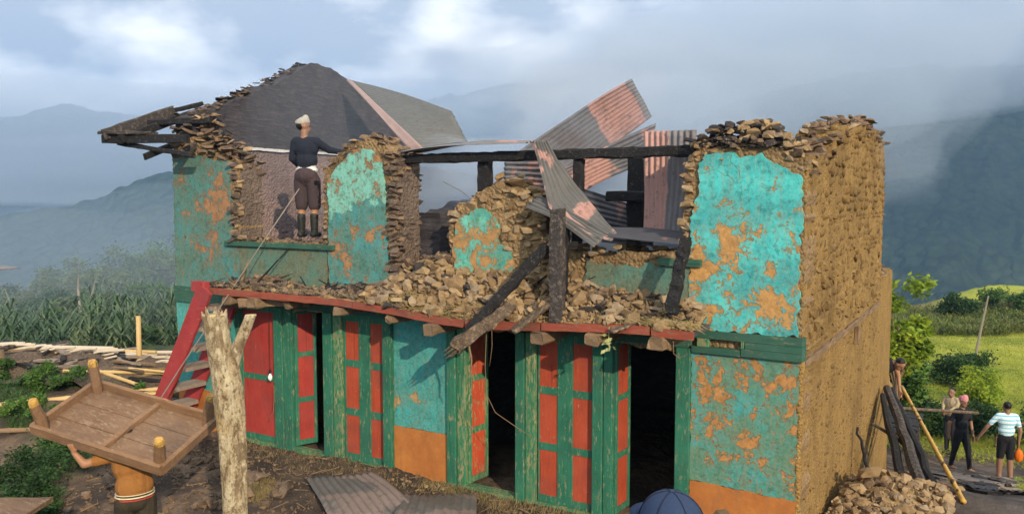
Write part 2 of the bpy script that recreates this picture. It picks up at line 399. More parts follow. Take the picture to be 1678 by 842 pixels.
    sp = t.n.new("ShaderNodeSeparateColor"); t.l.new(at.outputs["Color"], sp.inputs[0])
    n = t.noise(1.1, 8, 0.65)
    mudc = t.ramp(n, (0.34, (0.030, 0.023, 0.019)), (0.48, (0.070, 0.050, 0.036)), (0.58, (0.15, 0.102, 0.066)), (0.70, (0.25, 0.175, 0.11)))
    mudc = t.mix(t.ramp(t.noise(7, 6, 0.7), (0.52, 0), (0.62, 0.7)), mudc, (0.052, 0.040, 0.032))
    mudc = t.mix(t.ramp(t.noise(30, 4, 0.6), (0.62, 0), (0.70, 0.6)), mudc, (0.34, 0.26, 0.17))
    burn = t.ramp(t.noise(1.7, 6, 0.65), (0.35, (0.035, 0.030, 0.030)), (0.6, (0.10, 0.085, 0.075)), (0.75, (0.17, 0.14, 0.12)))
    grass = t.ramp(t.noise(0.35, 8, 0.65), (0.32, (0.19, 0.22, 0.022)), (0.5, (0.31, 0.33, 0.030)), (0.68, (0.42, 0.40, 0.05)))
    grass = t.mix(t.ramp(t.noise(5, 6, 0.7), (0.45, 0), (0.7, 0.5)), grass, (0.10, 0.15, 0.02))
    weed = t.ramp(t.noise(2.5, 7, 0.65), (0.35, (0.02, 0.035, 0.014)), (0.6, (0.06, 0.095, 0.03)))
    c = t.mix(sp.outputs[0], mudc, grass)
    c = t.mix(sp.outputs[1], c, burn)
    c = t.mix(sp.outputs[2], c, weed)
    t.color(c); t.rough(0.93)
    t.bump(t.math("ADD", t.noise(6, 8, 0.7), t.math("MULTIPLY", t.noise(35, 4), 0.3)), 0.8, 0.08)
    t.done()
    # forest on far slopes
    t = NT("forest_slope")
    n = t.noise(0.012, 10, 0.62)
    c = t.ramp(n, (0.35, (0.018, 0.034, 0.016)), (0.55, (0.040, 0.062, 0.026)), (0.72, (0.075, 0.095, 0.040)))
    c = t.mix(t.ramp(t.vor(0.085), (0.0, 0.0), (0.8, 0.7)), c, (0.012, 0.022, 0.012))
    t.color(c); t.rough(1.0); t.b.inputs["Specular IOR Level"].default_value = 0.0
    t.bump(t.math("MULTIPLY", t.vor(0.085), -1.0), 1.0, 10.0)
    t.done()
    # leaves
    def leaf(name, a, b, c3, scale=1.2, trans=0.25):
        t = NT(name)
        c = t.ramp(t.noise(scale, 5, 0.6), (0.32, a), (0.5, b), (0.68, c3))
        c = t.mix(t.ramp(t.noise(scale * 9, 2, 0.5), (0.4, 0), (0.7, 0.45)), c, tuple(x * 0.5 for x in a))
        t.color(c); t.rough(0.65)
        tr = t.n.new("ShaderNodeBsdfTranslucent"); t.l.new(c, tr.inputs[0])
        ms = t.n.new("ShaderNodeMixShader"); ms.inputs[0].default_value = trans
        t.l.new(t.b.outputs[0], ms.inputs[1]); t.l.new(tr.outputs[0], ms.inputs[2])
        t.l.new(ms.outputs[0], t.out.inputs[0])
        t.done()
    leaf("leaf_dark", (0.018, 0.045, 0.014), (0.035, 0.085, 0.022), (0.06, 0.125, 0.03))
    leaf("leaf_mid", (0.035, 0.085, 0.018), (0.07, 0.15, 0.028), (0.12, 0.22, 0.04))
    leaf("leaf_bright", (0.12, 0.20, 0.016), (0.24, 0.33, 0.026), (0.38, 0.44, 0.04), trans=0.35)
    leaf("leaf_grey", (0.05, 0.09, 0.035), (0.10, 0.15, 0.06), (0.17, 0.21, 0.08))
    leaf("maize_leaf", (0.045, 0.09, 0.05), (0.10, 0.165, 0.085), (0.26, 0.29, 0.14), 0.9)
    leaf("millet_leaf", (0.075, 0.12, 0.020), (0.15, 0.18, 0.032), (0.24, 0.22, 0.05), 0.9)
    leaf("grass_blade", (0.15, 0.20, 0.018), (0.28, 0.32, 0.028), (0.40, 0.40, 0.05), 0.25)
    leaf("straw_blade", (0.30, 0.22, 0.08), (0.42, 0.32, 0.13), (0.20, 0.20, 0.06), 3)
    leaf("leaf_pale", (0.30, 0.33, 0.10), (0.46, 0.46, 0.18), (0.55, 0.55, 0.25), 6)
    # plain cloths and skin
    def plain(name, c, rough=0.85, var=0.25, scale=14, bump=0.3):
        t = NT(name)
        t.color(t.mix(t.noise(scale, 4, 0.6, t.obj), c, tuple(x * (1 - var) for x in c)))
        t.rough(rough)
        fold = t.noise(7, 4, 0.6, t.vmap(t.obj, scale=(1, 1, 0.45), rot=(0.5, 0.3, 0)), 1.2)
        t.bump(t.math("ADD", t.math("MULTIPLY", fold, 2.2 if bump > 0.25 else 0.2), t.math("MULTIPLY", t.noise(scale * 3, 4, 0.6, t.obj), 0.25)), min(1.0, bump * 2.4), 0.022); t.done()
    plain("skin", (0.27, 0.145, 0.09), 0.5, 0.2, 14, 0.1)
    plain("skin_warm", (0.36, 0.18, 0.095), 0.5, 0.2, 14, 0.1)
    plain("hair", (0.012, 0.010, 0.009), 0.5)
    plain("navy_cloth", (0.016, 0.020, 0.032), 0.9)
    plain("brown_trousers", (0.060, 0.042, 0.044), 0.9)
    plain("olive_trousers", (0.045, 0.036, 0.022), 0.9)
    plain("white_cloth", (0.62, 0.60, 0.56), 0.9, 0.15)
    plain("topi_cloth", (0.42, 0.39, 0.33), 0.9, 0.3, 40)
    plain("pink_topi", (0.62, 0.24, 0.26), 0.9, 0.3, 40)
    plain("orange_shirt", (0.31, 0.135, 0.035), 0.9, 0.2)
    plain("cream_stripe", (0.70, 0.62, 0.40), 0.9)
    plain("red_stripe", (0.50, 0.05, 0.03), 0.9)
    plain("black_cloth", (0.014, 0.014, 0.017), 0.9)
    plain("beige_shirt", (0.46, 0.36, 0.22), 0.9)
    plain("dark_trousers", (0.03, 0.032, 0.036), 0.9)
    plain("boot_rubber", (0.022, 0.024, 0.020), 0.45)
    plain("cap_blue", (0.030, 0.050, 0.105), 0.9, 0.3, 60, 0.2)
    plain("orange_plastic", (0.75, 0.16, 0.012), 0.5)
    plain("bulb_white", (0.80, 0.80, 0.76), 0.25, 0.02)
    plain("cord_black", (0.02, 0.02, 0.02), 0.6)
    plain("wire_tan", (0.24, 0.155, 0.085), 0.8)
    plain("white_plaster_line", (0.62, 0.60, 0.57), 0.9, 0.3)
    t = NT("check_shirt")
    x, y, z = t.sep(t.obj)
    st = t.math("SINE", t.math("MULTIPLY", z, 75.0))
    sx = t.math("SINE", t.math("MULTIPLY", x, 110.0))
    c = t.mix(t.ramp(st, (0.35, 0), (0.55, 1)), (0.62, 0.72, 0.74), (0.16, 0.42, 0.56))
    c = t.mix(t.math("MULTIPLY", t.ramp(sx, (0.6, 0), (0.8, 1)), 0.4), c, (0.30, 0.52, 0.60))
    t.color(c); t.done()

build_materials()
M = MATS

# ------------------------------------------------------------------ helpers: meshes
def link_mesh(name, me, mat=None, parent=None, smooth=False):
    if mat:
        for m in (mat if isinstance(mat, (list, tuple)) else [mat]):
            me.materials.append(M[m])
    if smooth:
        me.polygons.foreach_set("use_smooth", np.ones(len(me.polygons), bool))
    o = bpy.data.objects.new(name, me)
    COL.objects.link(o)
    if parent is not None: o.parent = parent
    return o

class MB:
    """collects shapes; build() links them as ONE mesh object"""
    def __init__(s): s.v, s.f, s.mi, s.cur = [], [], [], 0
    def add(s, vs, fs):
        o = len(s.v)
        s.v += [tuple(p) for p in vs]
        s.f += [tuple(i + o for i in f) for f in fs]
        s.mi += [s.cur] * len(fs)
    def box(s, x0, x1, y0, y1, z0, z1, ch=0.006):
        s.bar(((x0 + x1) / 2, (y0 + y1) / 2, z0), ((x0 + x1) / 2, (y0 + y1) / 2, z1), abs(x1 - x0), abs(y1 - y0), ch=ch, up=(0, 1, 0))
    def bar(s, p, q, wd, ht, ch=0.008, up=(0, 0, 1), seg=1, jit=0.0, taper=1.0, bend=0.0):
        """chamfered timber from p to q; ht is measured along up"""
        p, q = Vector(p), Vector(q)
        d = (q - p).normalized()
        u = Vector(up) - d * d.dot(Vector(up))
        if u.length < 1e-4: u = Vector((1, 0, 0)) - d * d.x
        u.normalize()
        sd = d.cross(u)
        a, b = wd / 2, ht / 2
        c = min(ch, a * 0.8, b * 0.8)
        prof = [(-a + c, -b), (a - c, -b), (a, -b + c), (a, b - c), (a - c, b), (-a + c, b), (-a, b - c), (-a, -b + c)]
        vs, fs = [], []
        for i in range(seg + 1):
            t = i / seg
            k = 1 + (taper - 1) * t
            ctr = p.lerp(q, t) + u * (bend * math.sin(PI * t))
            for (x, y) in prof:
                j = jit * (0.35 if 0 < i < seg else 1.0)
                vs.append(ctr + sd * (x * k + random.uniform(-jit, jit)) + u * (y * k + random.uniform(-jit, jit)) + d * (random.uniform(-jit, jit) if i in (0, seg) else 0) * 2)
        for i in range(seg):
            for k in range(8):
                fs.append((i * 8 + k, i * 8 + (k + 1) % 8, i * 8 + 8 + (k + 1) % 8, i * 8 + 8 + k))
        fs.append(tuple(range(7, -1, -1)))
        fs.append(tuple(seg * 8 + k for k in range(8)))
        s.add(vs, fs)
    def tube(s, pts, rad, seg=8, jit=0.0, cap=True):
        pts = [Vector(p) for p in pts]
        n = len(pts)
        if not isinstance(rad, (list, tuple)): rad = [rad] * n
        vs, fs = [], []
        ref = Vector((0.13, 0.31, 0.94))
        for i, p in enumerate(pts):
            d = (pts[min(i + 1, n - 1)] - pts[max(i - 1, 0)]).normalized()
            if abs(d.dot(ref)) > 0.95: ref = Vector((0.9, 0.3, 0.1))
            u = (ref - d * ref.dot(d)).normalized(); sd = d.cross(u)
            for k in range(seg):
                a = 2 * PI * k / seg
                r = rad[i] * (1 + random.uniform(-jit, jit))
                vs.append(p + u * math.cos(a) * r + sd * math.sin(a) * r)
        for i in range(n - 1):
            for k in range(seg):
                fs.append((i * seg + k, i * seg + (k + 1) % seg, (i + 1) * seg + (k + 1) % seg, (i + 1) * seg + k))
        if cap:
            fs.append(tuple(range(seg - 1, -1, -1)))
            fs.append(tuple((n - 1) * seg + k for k in range(seg)))
        s.add(vs, fs)
    def slab(s, outline, y0, y1, plane="XZ", off=0.0):
        """prism from an outline; plane XZ extrudes along Y, YZ along X"""
        n = len(outline)
        P = (lambda a, b, c: (a, c, b)) if plane == "XZ" else (lambda a, b, c: (c, a, b))
        vs = [P(a, b, y0) for a, b in outline] + [P(a, b, y1) for a, b in outline]
        fs = [tuple(range(n)), tuple(range(2 * n - 1, n - 1, -1))]
        for i in range(n):
            j = (i + 1) % n
            fs.append((i, i + n, j + n, j))
        s.add(vs, fs)
    def build(s, name, mat, parent=None, smooth=False, fix=True):
        me = bpy.data.meshes.new(name)
        me.from_pydata(s.v, [], s.f)
        if any(s.mi): me.polygons.foreach_set("material_index", s.mi)
        if fix:
            bm = bmesh.new(); bm.from_mesh(me)
            bmesh.ops.recalc_face_normals(bm, faces=bm.faces)
            bm.to_mesh(me); bm.free()
        me.update()
        return link_mesh(name, me, mat, parent, smooth)

def np_mesh(name, v, f, mat=None, parent=None, smooth=False):
    """numpy vertices (N,3) and faces (M,k)"""
    v, f = np.asarray(v, np.float32), np.asarray(f, np.int32)
    k = f.shape[1]
    me = bpy.data.meshes.new(name)
    me.vertices.add(len(v)); me.vertices.foreach_set("co", v.ravel())
    me.loops.add(f.size); me.loops.foreach_set("vertex_index", f.ravel())
    me.polygons.add(len(f)); me.polygons.foreach_set("loop_start", np.arange(0, f.size, k, dtype=np.int32))
    me.update(calc_edges=True)
    me.validate()
    return link_mesh(name, me, mat, parent, smooth)

def rag(pts, step=0.05, amp=0.02, closed=True):
    """an outline with its edges broken up"""
    out = []
    n = len(pts)
    for i in range(n if closed else n - 1):
        a, b = Vector(pts[i]), Vector(pts[(i + 1) % n])
        L = (b - a).length
        k = max(1, int(L / step))
        nr = Vector((-(b - a).y, (b - a).x)).normalized() if L > 0 else Vector((0, 0))
        dr = 0.0
        for j in range(k):
            t = j / k
            dr = 0.6 * dr + random.uniform(-amp, amp)
            q = a.lerp(b, t) + (nr * dr if j else Vector((0, 0)))
            out.append((q.x, q.y))
    if not closed: out.append(tuple(pts[-1]))
    return out

# value noise in numpy
_PERM = RNG.random((64, 64, 64)).astype(np.float32)
def vnoise(x, y, z=0.0):
    x, y = np.asarray(x, float), np.asarray(y, float)
    z = np.zeros_like(x) + z
    xi, yi, zi = np.floor(x).astype(int), np.floor(y).astype(int), np.floor(z).astype(int)
    fx, fy, fz = x - xi, y - yi, z - zi
    fx, fy, fz = [t * t * (3 - 2 * t) for t in (fx, fy, fz)]
    g = lambda a, b, c: _PERM[(xi + a) & 63, (yi + b) & 63, (zi + c) & 63]
    L = lambda a, b, t: a + (b - a) * t
    return L(L(L(g(0,0,0), g(1,0,0), fx), L(g(0,1,0), g(1,1,0), fx), fy), L(L(g(0,0,1), g(1,0,1), fx), L(g(0,1,1), g(1,1,1), fx), fy), fz) - 0.5
def fbm(x, y, z=0.0, oct=5, gain=0.5):
    s, a, f = 0, 1.0, 1.0
    for i in range(oct):
        s = s + a * vnoise(np.asarray(x) * f + 17.3 * i, np.asarray(y) * f + 9.1 * i, np.asarray(z) * f)
        a *= gain; f *= 2.03
    return s
def sst(a, b, t):
    t = np.clip((np.asarray(t, float) - a) / (b - a), 0, 1)
    return t * t * (3 - 2 * t)

# ------------------------------------------------------------------ terrain
def ground_z(x, y, rough=True):
    x, y = np.asarray(x, float), np.asarray(y, float)
    r = np.hypot(x - CAM.x, y - CAM.y)
    z = np.full_like(x, -0.12)
    z = z - 0.24 * sst(-0.8, -3.6, y)
    z = z + 0.42 * sst(9.3, 12.6, -x) * sst(-5.0, -1.5, y)
    rightz = np.interp(y, [-20, 3, 12.5, 16, 20, 60, 90], [0, 0, -2.5, -2.8, -2.9, -4.5, -5.6])
    z = z + rightz * (sst(-3.5, 0.2, x) * (1 - sst(5, 12, y)) + sst(-10, -6, x) * sst(5, 12, y))
    leftz = np.interp(r, [0, 19, 26, 40, 70], [0, 0, -1.0, -1.8, -3.5])
    z = z + leftz * sst(-6, -10, x)
    z = z + 1.15 * sst(-4.2, -6.0, y) * sst(-4.5, -0.8, x) + 0.95 * sst(-6.6, -7.8, y) * sst(-4.5, -0.8, x)
    edge = np.interp(x, [-40, -10, 0, 10], [52, 60, 88, 95])
    dr = np.maximum(0, r - edge)
    z = z - 0.62 * dr * np.exp(-dr / 900.0) - 120 * sst(200, 1200, r)
    if rough:
        k = np.clip(r / 9.0, 0.6, 40)
        z = z + 0.10 * fbm(x / 1.1, y / 1.1, 0, 6, 0.58) * sst(0.0, 1.0, np.minimum(k, 1)) + 0.030 * np.abs(fbm(x / 0.22, y / 0.22, 2, 3)) * sst(24, 14, r) + 0.30 * fbm(x / 9.0, y / 9.0, 3, 4) * sst(14, 26, r) + 0.8 * np.sin(x / 5.0 + y / 11.0 + 0.6) * sst(24, 40, r) * sst(-8, -4, x)
        z = z + 14 * fbm(x / 120.0, y / 120.0, 1, 4) * sst(110, 400, r)
    return z

def gz(x, y): return float(ground_z(np.array([x]), np.array([y]))[0])
def gzs(pts, dz=0.0):
    p = np.asarray(pts, float)
    return np.column_stack([p[:, 0], p[:, 1], ground_z(p[:, 0], p[:, 1]) + dz])

def build_ground():
    az_in = np.radians(np.linspace(-36, 36, 300)) - YAW           # measured clockwise from +Y
    az_out = np.radians(np.linspace(36, 324, 90)[1:-1]) - YAW
    az = np.concatenate([az_in, az_out])
    rr = np.concatenate([[0.3], np.geomspace(1.0, 6.0, 10), np.geomspace(6.2, 30, 210), np.geomspace(30.5, 120, 90), np.geomspace(124, 16000, 60)])
    A, Rr = np.meshgrid(az, rr)
    X, Y = CAM.x + np.sin(A) * Rr, CAM.y + np.cos(A) * Rr
    Zz = ground_z(X, Y)
    na, nr = len(az), len(rr)
    v = np.stack([X, Y, Zz], -1).reshape(-1, 3)
    i, j = np.meshgrid(np.arange(nr - 1), np.arange(na), indexing="ij")
    jn = (j + 1) % na
    f = np.stack([i * na + j, (i + 1) * na + j, (i + 1) * na + jn, i * na + jn], -1).reshape(-1, 4)
    o = np_mesh("ground", v, f, "ground_mat", smooth=True)
    x, y = v[:, 0], v[:, 1]
    n = fbm(x / 2.5, y / 2.5, 5, 4) * 3.0
    r = np.hypot(x - CAM.x, y - CAM.y)
    grass = sst(13.5, 18.0, y + n) * sst(-6, -1, x)
    grass = np.maximum(grass, 0.85 * sst(2.0, 3.6, x + 0.5 * n) * sst(4, 9, y + n) * sst(22, 12, y))
    burn = sst(0.0, 0.6, x + 0.15 * n) * sst(1.5, 3.2, y) * sst(14.5, 11.0, y + 0.4 * n) * sst(4.0, 2.4, x + 0.3 * n)
    weed = np.maximum(sst(17, 21, r) * sst(-7, -10, x), sst(-8.8, -10.5, x + 0.5 * n) * sst(0.35, 0.7, fbm(x / 1.4, y / 1.4, 8, 4) + 0.5) * 0.9)
    weed = np.maximum(weed, sst(85, 100, r))
    col = np.stack([grass, burn, weed, np.ones_like(x)], -1).astype(np.float32)
    at = o.data.color_attributes.new("cover", "FLOAT_COLOR", "POINT")
    at.data.foreach_set("color", col.ravel())
    return tag(o, "uneven muddy yard running out into green fields and down to the valley", "ground", kind="structure")
build_ground()

def mountain(name, label, prof, D, base=0.5, zb=-230, rowsn=110, colsn=420, spur=0.10, seed=0.0):
    """a forested ridge at distance D; prof holds (bearing in picture widths, height in picture heights)"""
    px = np.array([p[0] for p in prof], float); py = np.array([p[1] for p in prof], float)
    bear = np.arctan((px - 839) / 1362.0) - YAW
    elev = (320 - py) / 1362.0 * np.cos(np.arctan((px - 839) / 1362.0))
    a = np.linspace(bear[0], bear[-1], colsn)
    H = CAM.z + D * np.interp(a, bear, elev)
    t = np.concatenate([np.linspace(0, 1, rowsn), [1.12, 1.3, 1.6]])
    T, Aa = np.meshgrid(t, a, indexing="ij")
    Hh = np.broadcast_to(H, T.shape)
    up = np.clip(T, 0, 1)
    rad = D * (base + (1 - base) * T)
    X, Y = CAM.x + np.sin(Aa) * rad, CAM.y + np.cos(Aa) * rad
    prof_ = up ** 1.15
    Z = zb + (Hh - zb) * prof_
    Z = Z - (T > 1) * (T - 1) * 0.8 * (Hh - zb)
    sp = fbm(Aa * 9 + seed, T * 1.3 + seed, seed, 5, 0.55)
    Z = Z + spur * (Hh - zb) * sp * (0.25 + np.clip(1 - up, 0, 1)) * 1.4
    Z = Z + 9.0 * D / 1600 * fbm(X / (26 * D / 1600), Y / (26 * D / 1600), Z / 60, 4, 0.6) * np.clip(up * 3, 0, 1)
    v = np.stack([X, Y, Z], -1).reshape(-1, 3)
    n0, n1_ = T.shape
    i, j = np.meshgrid(np.arange(n0 - 1), np.arange(n1_ - 1), indexing="ij")
    f = np.stack([i * n1_ + j, i * n1_ + j + 1, (i + 1) * n1_ + j + 1, (i + 1) * n1_ + j], -1).reshape(-1, 4)
    o = np_mesh(name, v, f, "forest_slope", smooth=True)
    return tag(o, label, "mountain", kind="structure")

mountain("mountain", "pale blue forested ridge farthest away behind the house",
         [(-1500, 330), (-700, 230), (-300, 215), (0, 196), (110, 176), (230, 190), (400, 215), (560, 190), (700, 166), (780, 152), (860, 141), (930, 130), (985, 120), (1060, 140), (1200, 175), (1500, 190), (2100, 190), (3600, 260)],
         2200, seed=1.3, spur=0.12)
mountain("mountain", "nearer blue ridge sloping up to the right behind the left end of the house",
         [(-1500, 420), (-600, 395), (-150, 368), (0, 356), (60, 346), (150, 325), (215, 305), (285, 283), (420, 262), (640, 268), (820, 300), (1000, 340), (1300, 420)],
         1000, seed=4.1, spur=0.10)
mountain("mountain", "dark slate blue mountainside rising on the right under the cloud",
         [(840, 420), (960, 330), (1060, 245), (1150, 190), (1250, 158), (1400, 128), (1530, 112), (1620, 105), (1750, 95), (2000, 90), (2600, 60), (3600, 150)],
         1100, seed=7.9, spur=0.11, base=0.42)

# ------------------------------------------------------------------ stones
_SM = {}
def stone_mesh(mat, kind):
    """12 shared angular stone shapes for each material"""
    key = (mat, kind)
    if key not in _SM:
        rnd = random.Random(kind * 31 + 5)
        bm = bmesh.new()
        for i in range(15):
            while True:
                p = Vector([rnd.uniform(-1, 1) for _ in range(3)])
                if 0.2 < p.length: break
            k = (abs(p.x) ** 4 + abs(p.y) ** 4 + abs(p.z) ** 4) ** 0.25
            p = p / k * 0.5 * rnd.uniform(0.84, 1.0)
            bm.verts.new(p)
        r = bmesh.ops.convex_hull(bm, input=bm.verts)
        bmesh.ops.delete(bm, geom=list({e for e in r["geom_interior"] if isinstance(e, bmesh.types.BMVert)}), context="VERTS")
        bmesh.ops.recalc_face_normals(bm, faces=bm.faces)
        me = bpy.data.meshes.new("stone")
        bm.to_mesh(me); bm.free()
        me.materials.append(M[mat])
        _SM[key] = me
    return _SM[key]

def stone(parent, pos, size, rot=(0, 0, 0), mat="tan_stone", name="stone"):
    o = bpy.data.objects.new(name, stone_mesh(mat, random.randrange(12)))
    o.location, o.scale, o.rotation_euler = pos, size, rot
    o.parent = parent
    COL.objects.link(o)
    return o

class Pile:
    """many stones as ONE mesh (what is past the limit)"""
    def __init__(s): s.v, s.f, s.n = [], [], 0
    def add(s, pos, size, rot, mat):
        me = stone_mesh(mat, random.randrange(12))
        if not hasattr(s, "cache"): s.cache = {}
        if me.name not in s.cache:
            c = np.empty(len(me.vertices) * 3, np.float32); me.vertices.foreach_get("co", c)
            s.cache[me.name] = (c.reshape(-1, 3), np.array([list(p.vertices) for p in me.polygons], np.int32))
        c, f = s.cache[me.name]
        R = np.array(Euler(rot).to_matrix())
        s.v.append((c * np.array(size)) @ R.T + np.array(pos)); s.f.append(f + s.n); s.n += len(c)
    def build(s, name, mat, parent, label=None):
        if not s.v: return None
        o = np_mesh(name, np.concatenate(s.v), np.concatenate(s.f), mat, parent)
        o["kind"] = "stuff"
        if label: o["label"] = label
        return o

def courses(parent, org, u, v, n, U, V, mat, keep=None, h=(0.05, 0.10), l=(0.12, 0.30), depth=0.12, proud=0.02, limit=None, pile=None, tilt=0.06):
    """dry stone courses on a plane: org + u*a + v*b, facing n"""
    org, u, v, n = Vector(org), Vector(u), Vector(v), Vector(n)
    base = Matrix((u, v, n)).transposed()
    cells = []
    b = 0.0
    while b < V:
        hh = random.uniform(*h)
        a = -random.uniform(0, l[0])
        while a < U:
            ll = random.uniform(*l)
            ca, cb = a + ll / 2, b + hh / 2
            if (-0.02 < ca < U + 0.02) and (limit is None or ca - ll * 0.56 > 0.02) and (keep is None or keep(ca, cb)):
                cells.append((ca, cb, ll, hh))
            a += ll
        b += hh
    k = 0
    for (ca, cb, ll, hh) in cells:
        pos = org + u * ca + v * (cb + random.uniform(-0.008, 0.008)) + n * (proud * random.uniform(-0.6, 1.0) - depth * 0.42)
        rot = (base @ Euler((random.uniform(-tilt, tilt), random.uniform(-tilt, tilt), random.uniform(-tilt, tilt) * 1.5)).to_matrix()).to_euler()
        size = (ll * random.uniform(0.92, 1.12), hh * random.uniform(0.95, 1.25), depth * random.uniform(0.85, 1.15))
        if limit is not None and k >= limit: pile.add(pos, size, rot, mat)
        else: stone(parent, pos, size, rot, mat)
        k += 1
    return k

# ------------------------------------------------------------------ the house
house = tag(empty("burnt_house"), "two storey stone house with peeling turquoise walls, its roof burnt away", "house")
T = 0.48                                                        # wall thickness

def wall(outline, y0, y1, mat="mud_mortar", plane="XZ", step=0.07, amp=0.025):
    b = MB(); b.slab(rag(outline, step, amp), y0, y1, plane)
    return b.build("wall", mat, house)
def plaster(parent, outline, mat, y0=-0.006, y1=0.03, plane="XZ", step=0.035, amp=0.014, name="plaster"):
    b = MB(); b.slab(rag(outline, step, amp), y0, y1, plane)
    return b.build(name, mat, parent)

def tops(parent, prof, y0, y1, mats, n, size=(0.12, 0.26), thick=(0.035, 0.08), lift=0.10, plane="XZ", pile=None, lim=None):
    """loose flat stones heaped on a broken wall top that follows prof [(a, z)]"""
    aa = [p[0] for p in prof]; zz = [p[1] for p in prof]
    for i in range(n):
        a = random.uniform(aa[0], aa[-1]); c = random.uniform(y0, y1)
        z = float(np.interp(a, aa, zz)) - 0.02 - lift + lift * 1.4 * random.random() ** 1.5
        s = (random.uniform(*size), random.uniform(*size) * 0.75, random.uniform(*thick))
        rot = (random.gauss(0, 0.22), random.gauss(0, 0.22), random.uniform(0, PI))
        m = mats[0] if random.random() < 0.72 else random.choice(mats)
        pos = (a, c, z) if plane == "XZ" else (c, a, z)
        if lim is not None and i >= lim: pile.add(pos, s, rot, m)
        else: stone(parent, pos, s, rot, m)

# --- ground storey, front
w1 = wall([(-9.5, -0.6), (-8.12, -0.6), (-8.12, 2.0), (-9.5, 2.0)], 0.02, T)
plaster(w1, [(-9.5, 0.53), (-8.12, 0.53), (-8.12, 2.0), (-9.5, 2.0)], "teal_smooth_paint")
plaster(w1, [(-9.5, -0.5), (-8.12, -0.5), (-8.12, 0.525), (-9.5, 0.525)], "orange_clay", -0.010)
w2 = wall([(-5.15, -0.6), (-4.25, -0.6), (-4.25, 2.0), (-5.15, 2.0)], 0.02, T)
plaster(w2, [(-5.14, 0.53), (-4.26, 0.53), (-4.26, 2.0), (-5.14, 2.0)], "teal_smooth_paint", amp=0.004)
plaster(w2, [(-5.14, -0.5), (-4.26, -0.5), (-4.26, 0.525), (-5.14, 0.525)], "orange_clay", -0.010, amp=0.004)
w3 = wall([(-1.13, -0.6), (-0.015, -0.6), (-0.015, 1.93), (-1.13, 1.93)], 0.02, T)
plaster(w3, [(-1.12, 0.52), (-0.03, 0.50), (-0.02, 1.93), (-1.12, 1.93)], "teal_worn_paint", amp=0.008)
plaster(w3, [(-1.12, -0.5), (-0.01, -0.5), (-0.02, 0.495), (-1.12, 0.515)], "orange_clay", -0.011, amp=0.008)
# rounded clay corner between the front and the side
b = MB(); b.tube([(-0.022 + random.uniform(-.006, .006), 0.026, z) for z in np.linspace(-0.5, 1.92, 40)], [0.030 + 0.010 * random.random() for _ in range(40)], 10, 0.1)
b.build("corner_render", "mud_plaster_rough", w3, True)

# --- upper storey, front
P1 = [(-9.5, 1.9), (-8.06, 1.9), (-8.06, 2.84), (-8.10, 3.5), (-8.05, 3.95), (-8.35, 4.05), (-8.75, 4.22), (-9.05, 4.42), (-9.5, 4.42)]
u1 = wall(P1, 0.02, T)
plaster(u1, [(-9.5, 1.94), (-8.02, 1.94), (-8.02, 2.79), (-8.16, 2.80), (-8.20, 3.3), (-8.14, 3.75), (-8.22, 4.02), (-8.6, 4.06), (-8.9, 4.14), (-9.2, 4.10), (-9.5, 4.14)], "green_faded_paint")
u1b = wall([(-8.08, 1.9), (-6.30, 1.9), (-6.30, 2.84), (-8.08, 2.84)], 0.02, T)
plaster(u1b, [(-8.02, 1.94), (-6.3, 1.94), (-6.3, 2.79), (-8.02, 2.79)], "olive_faded_paint")
tops(u1b, [(-8.05, 2.92), (-6.4, 2.93)], -0.02, T - 0.03, ["brown_stone", "tan_stone", "char_stone"], 70, (0.05, 0.13), (0.03, 0.06), 0.06)
P2 = [(-6.32, 1.9), (-5.08, 1.9), (-5.06, 2.6), (-5.10, 3.4), (-5.06, 3.95), (-5.25, 4.16), (-5.55, 4.28), (-5.85, 4.20), (-6.12, 4.04), (-6.31, 3.86), (-6.33, 3.2)]
u2 = wall(P2, 0.02, T)
plaster(u2, [(-6.24, 1.94), (-5.22, 1.94), (-5.20, 2.6), (-5.24, 3.2), (-5.26, 3.7), (-5.30, 3.95), (-5.48, 4.12), (-5.78, 4.13), (-6.04, 3.93), (-6.25, 3.72), (-6.24, 3.2), (-6.26, 2.84)], "mint_paint", -0.012)
P3 = [(-4.24, 1.9), (-2.84, 1.9), (-2.84, 2.9), (-2.90, 3.48), (-3.15, 3.52), (-3.32, 3.62), (-3.52, 3.70), (-3.72, 3.62), (-3.90, 3.46), (-4.18, 3.38), (-4.26, 3.1), (-4.22, 2.7)]
u3 = wall(P3, 0.03, T)
plaster(u3, [(-4.16, 2.3), (-3.45, 2.3), (-3.30, 2.62), (-3.35, 2.86), (-3.52, 2.95), (-3.55, 3.2), (-3.72, 3.36), (-3.92, 3.33), (-4.12, 3.22), (-4.19, 3.0), (-4.14, 2.75)], "mint_scrap_paint", -0.006, amp=0.024)
u3b = wall([(-2.86, 1.9), (-1.2, 1.9), (-1.2, 2.88), (-1.7, 2.92), (-2.3, 2.86), (-2.86, 2.9)], 0.02, T)
plaster(u3b, [(-2.45, 1.94), (-1.12, 1.94), (-1.12, 2.79), (-1.55, 2.80), (-2.0, 2.74), (-2.35, 2.80)], "olive_faded_paint", amp=0.03)
P4 = [(-1.22, 1.9), (-0.015, 1.9), (-0.015, 3.88), (-0.2, 3.95), (-0.42, 4.05), (-0.75, 4.05), (-1.1, 4.02), (-1.2, 3.85), (-1.24, 3.4), (-1.21, 2.9)]
u4 = wall(P4, 0.02, T)
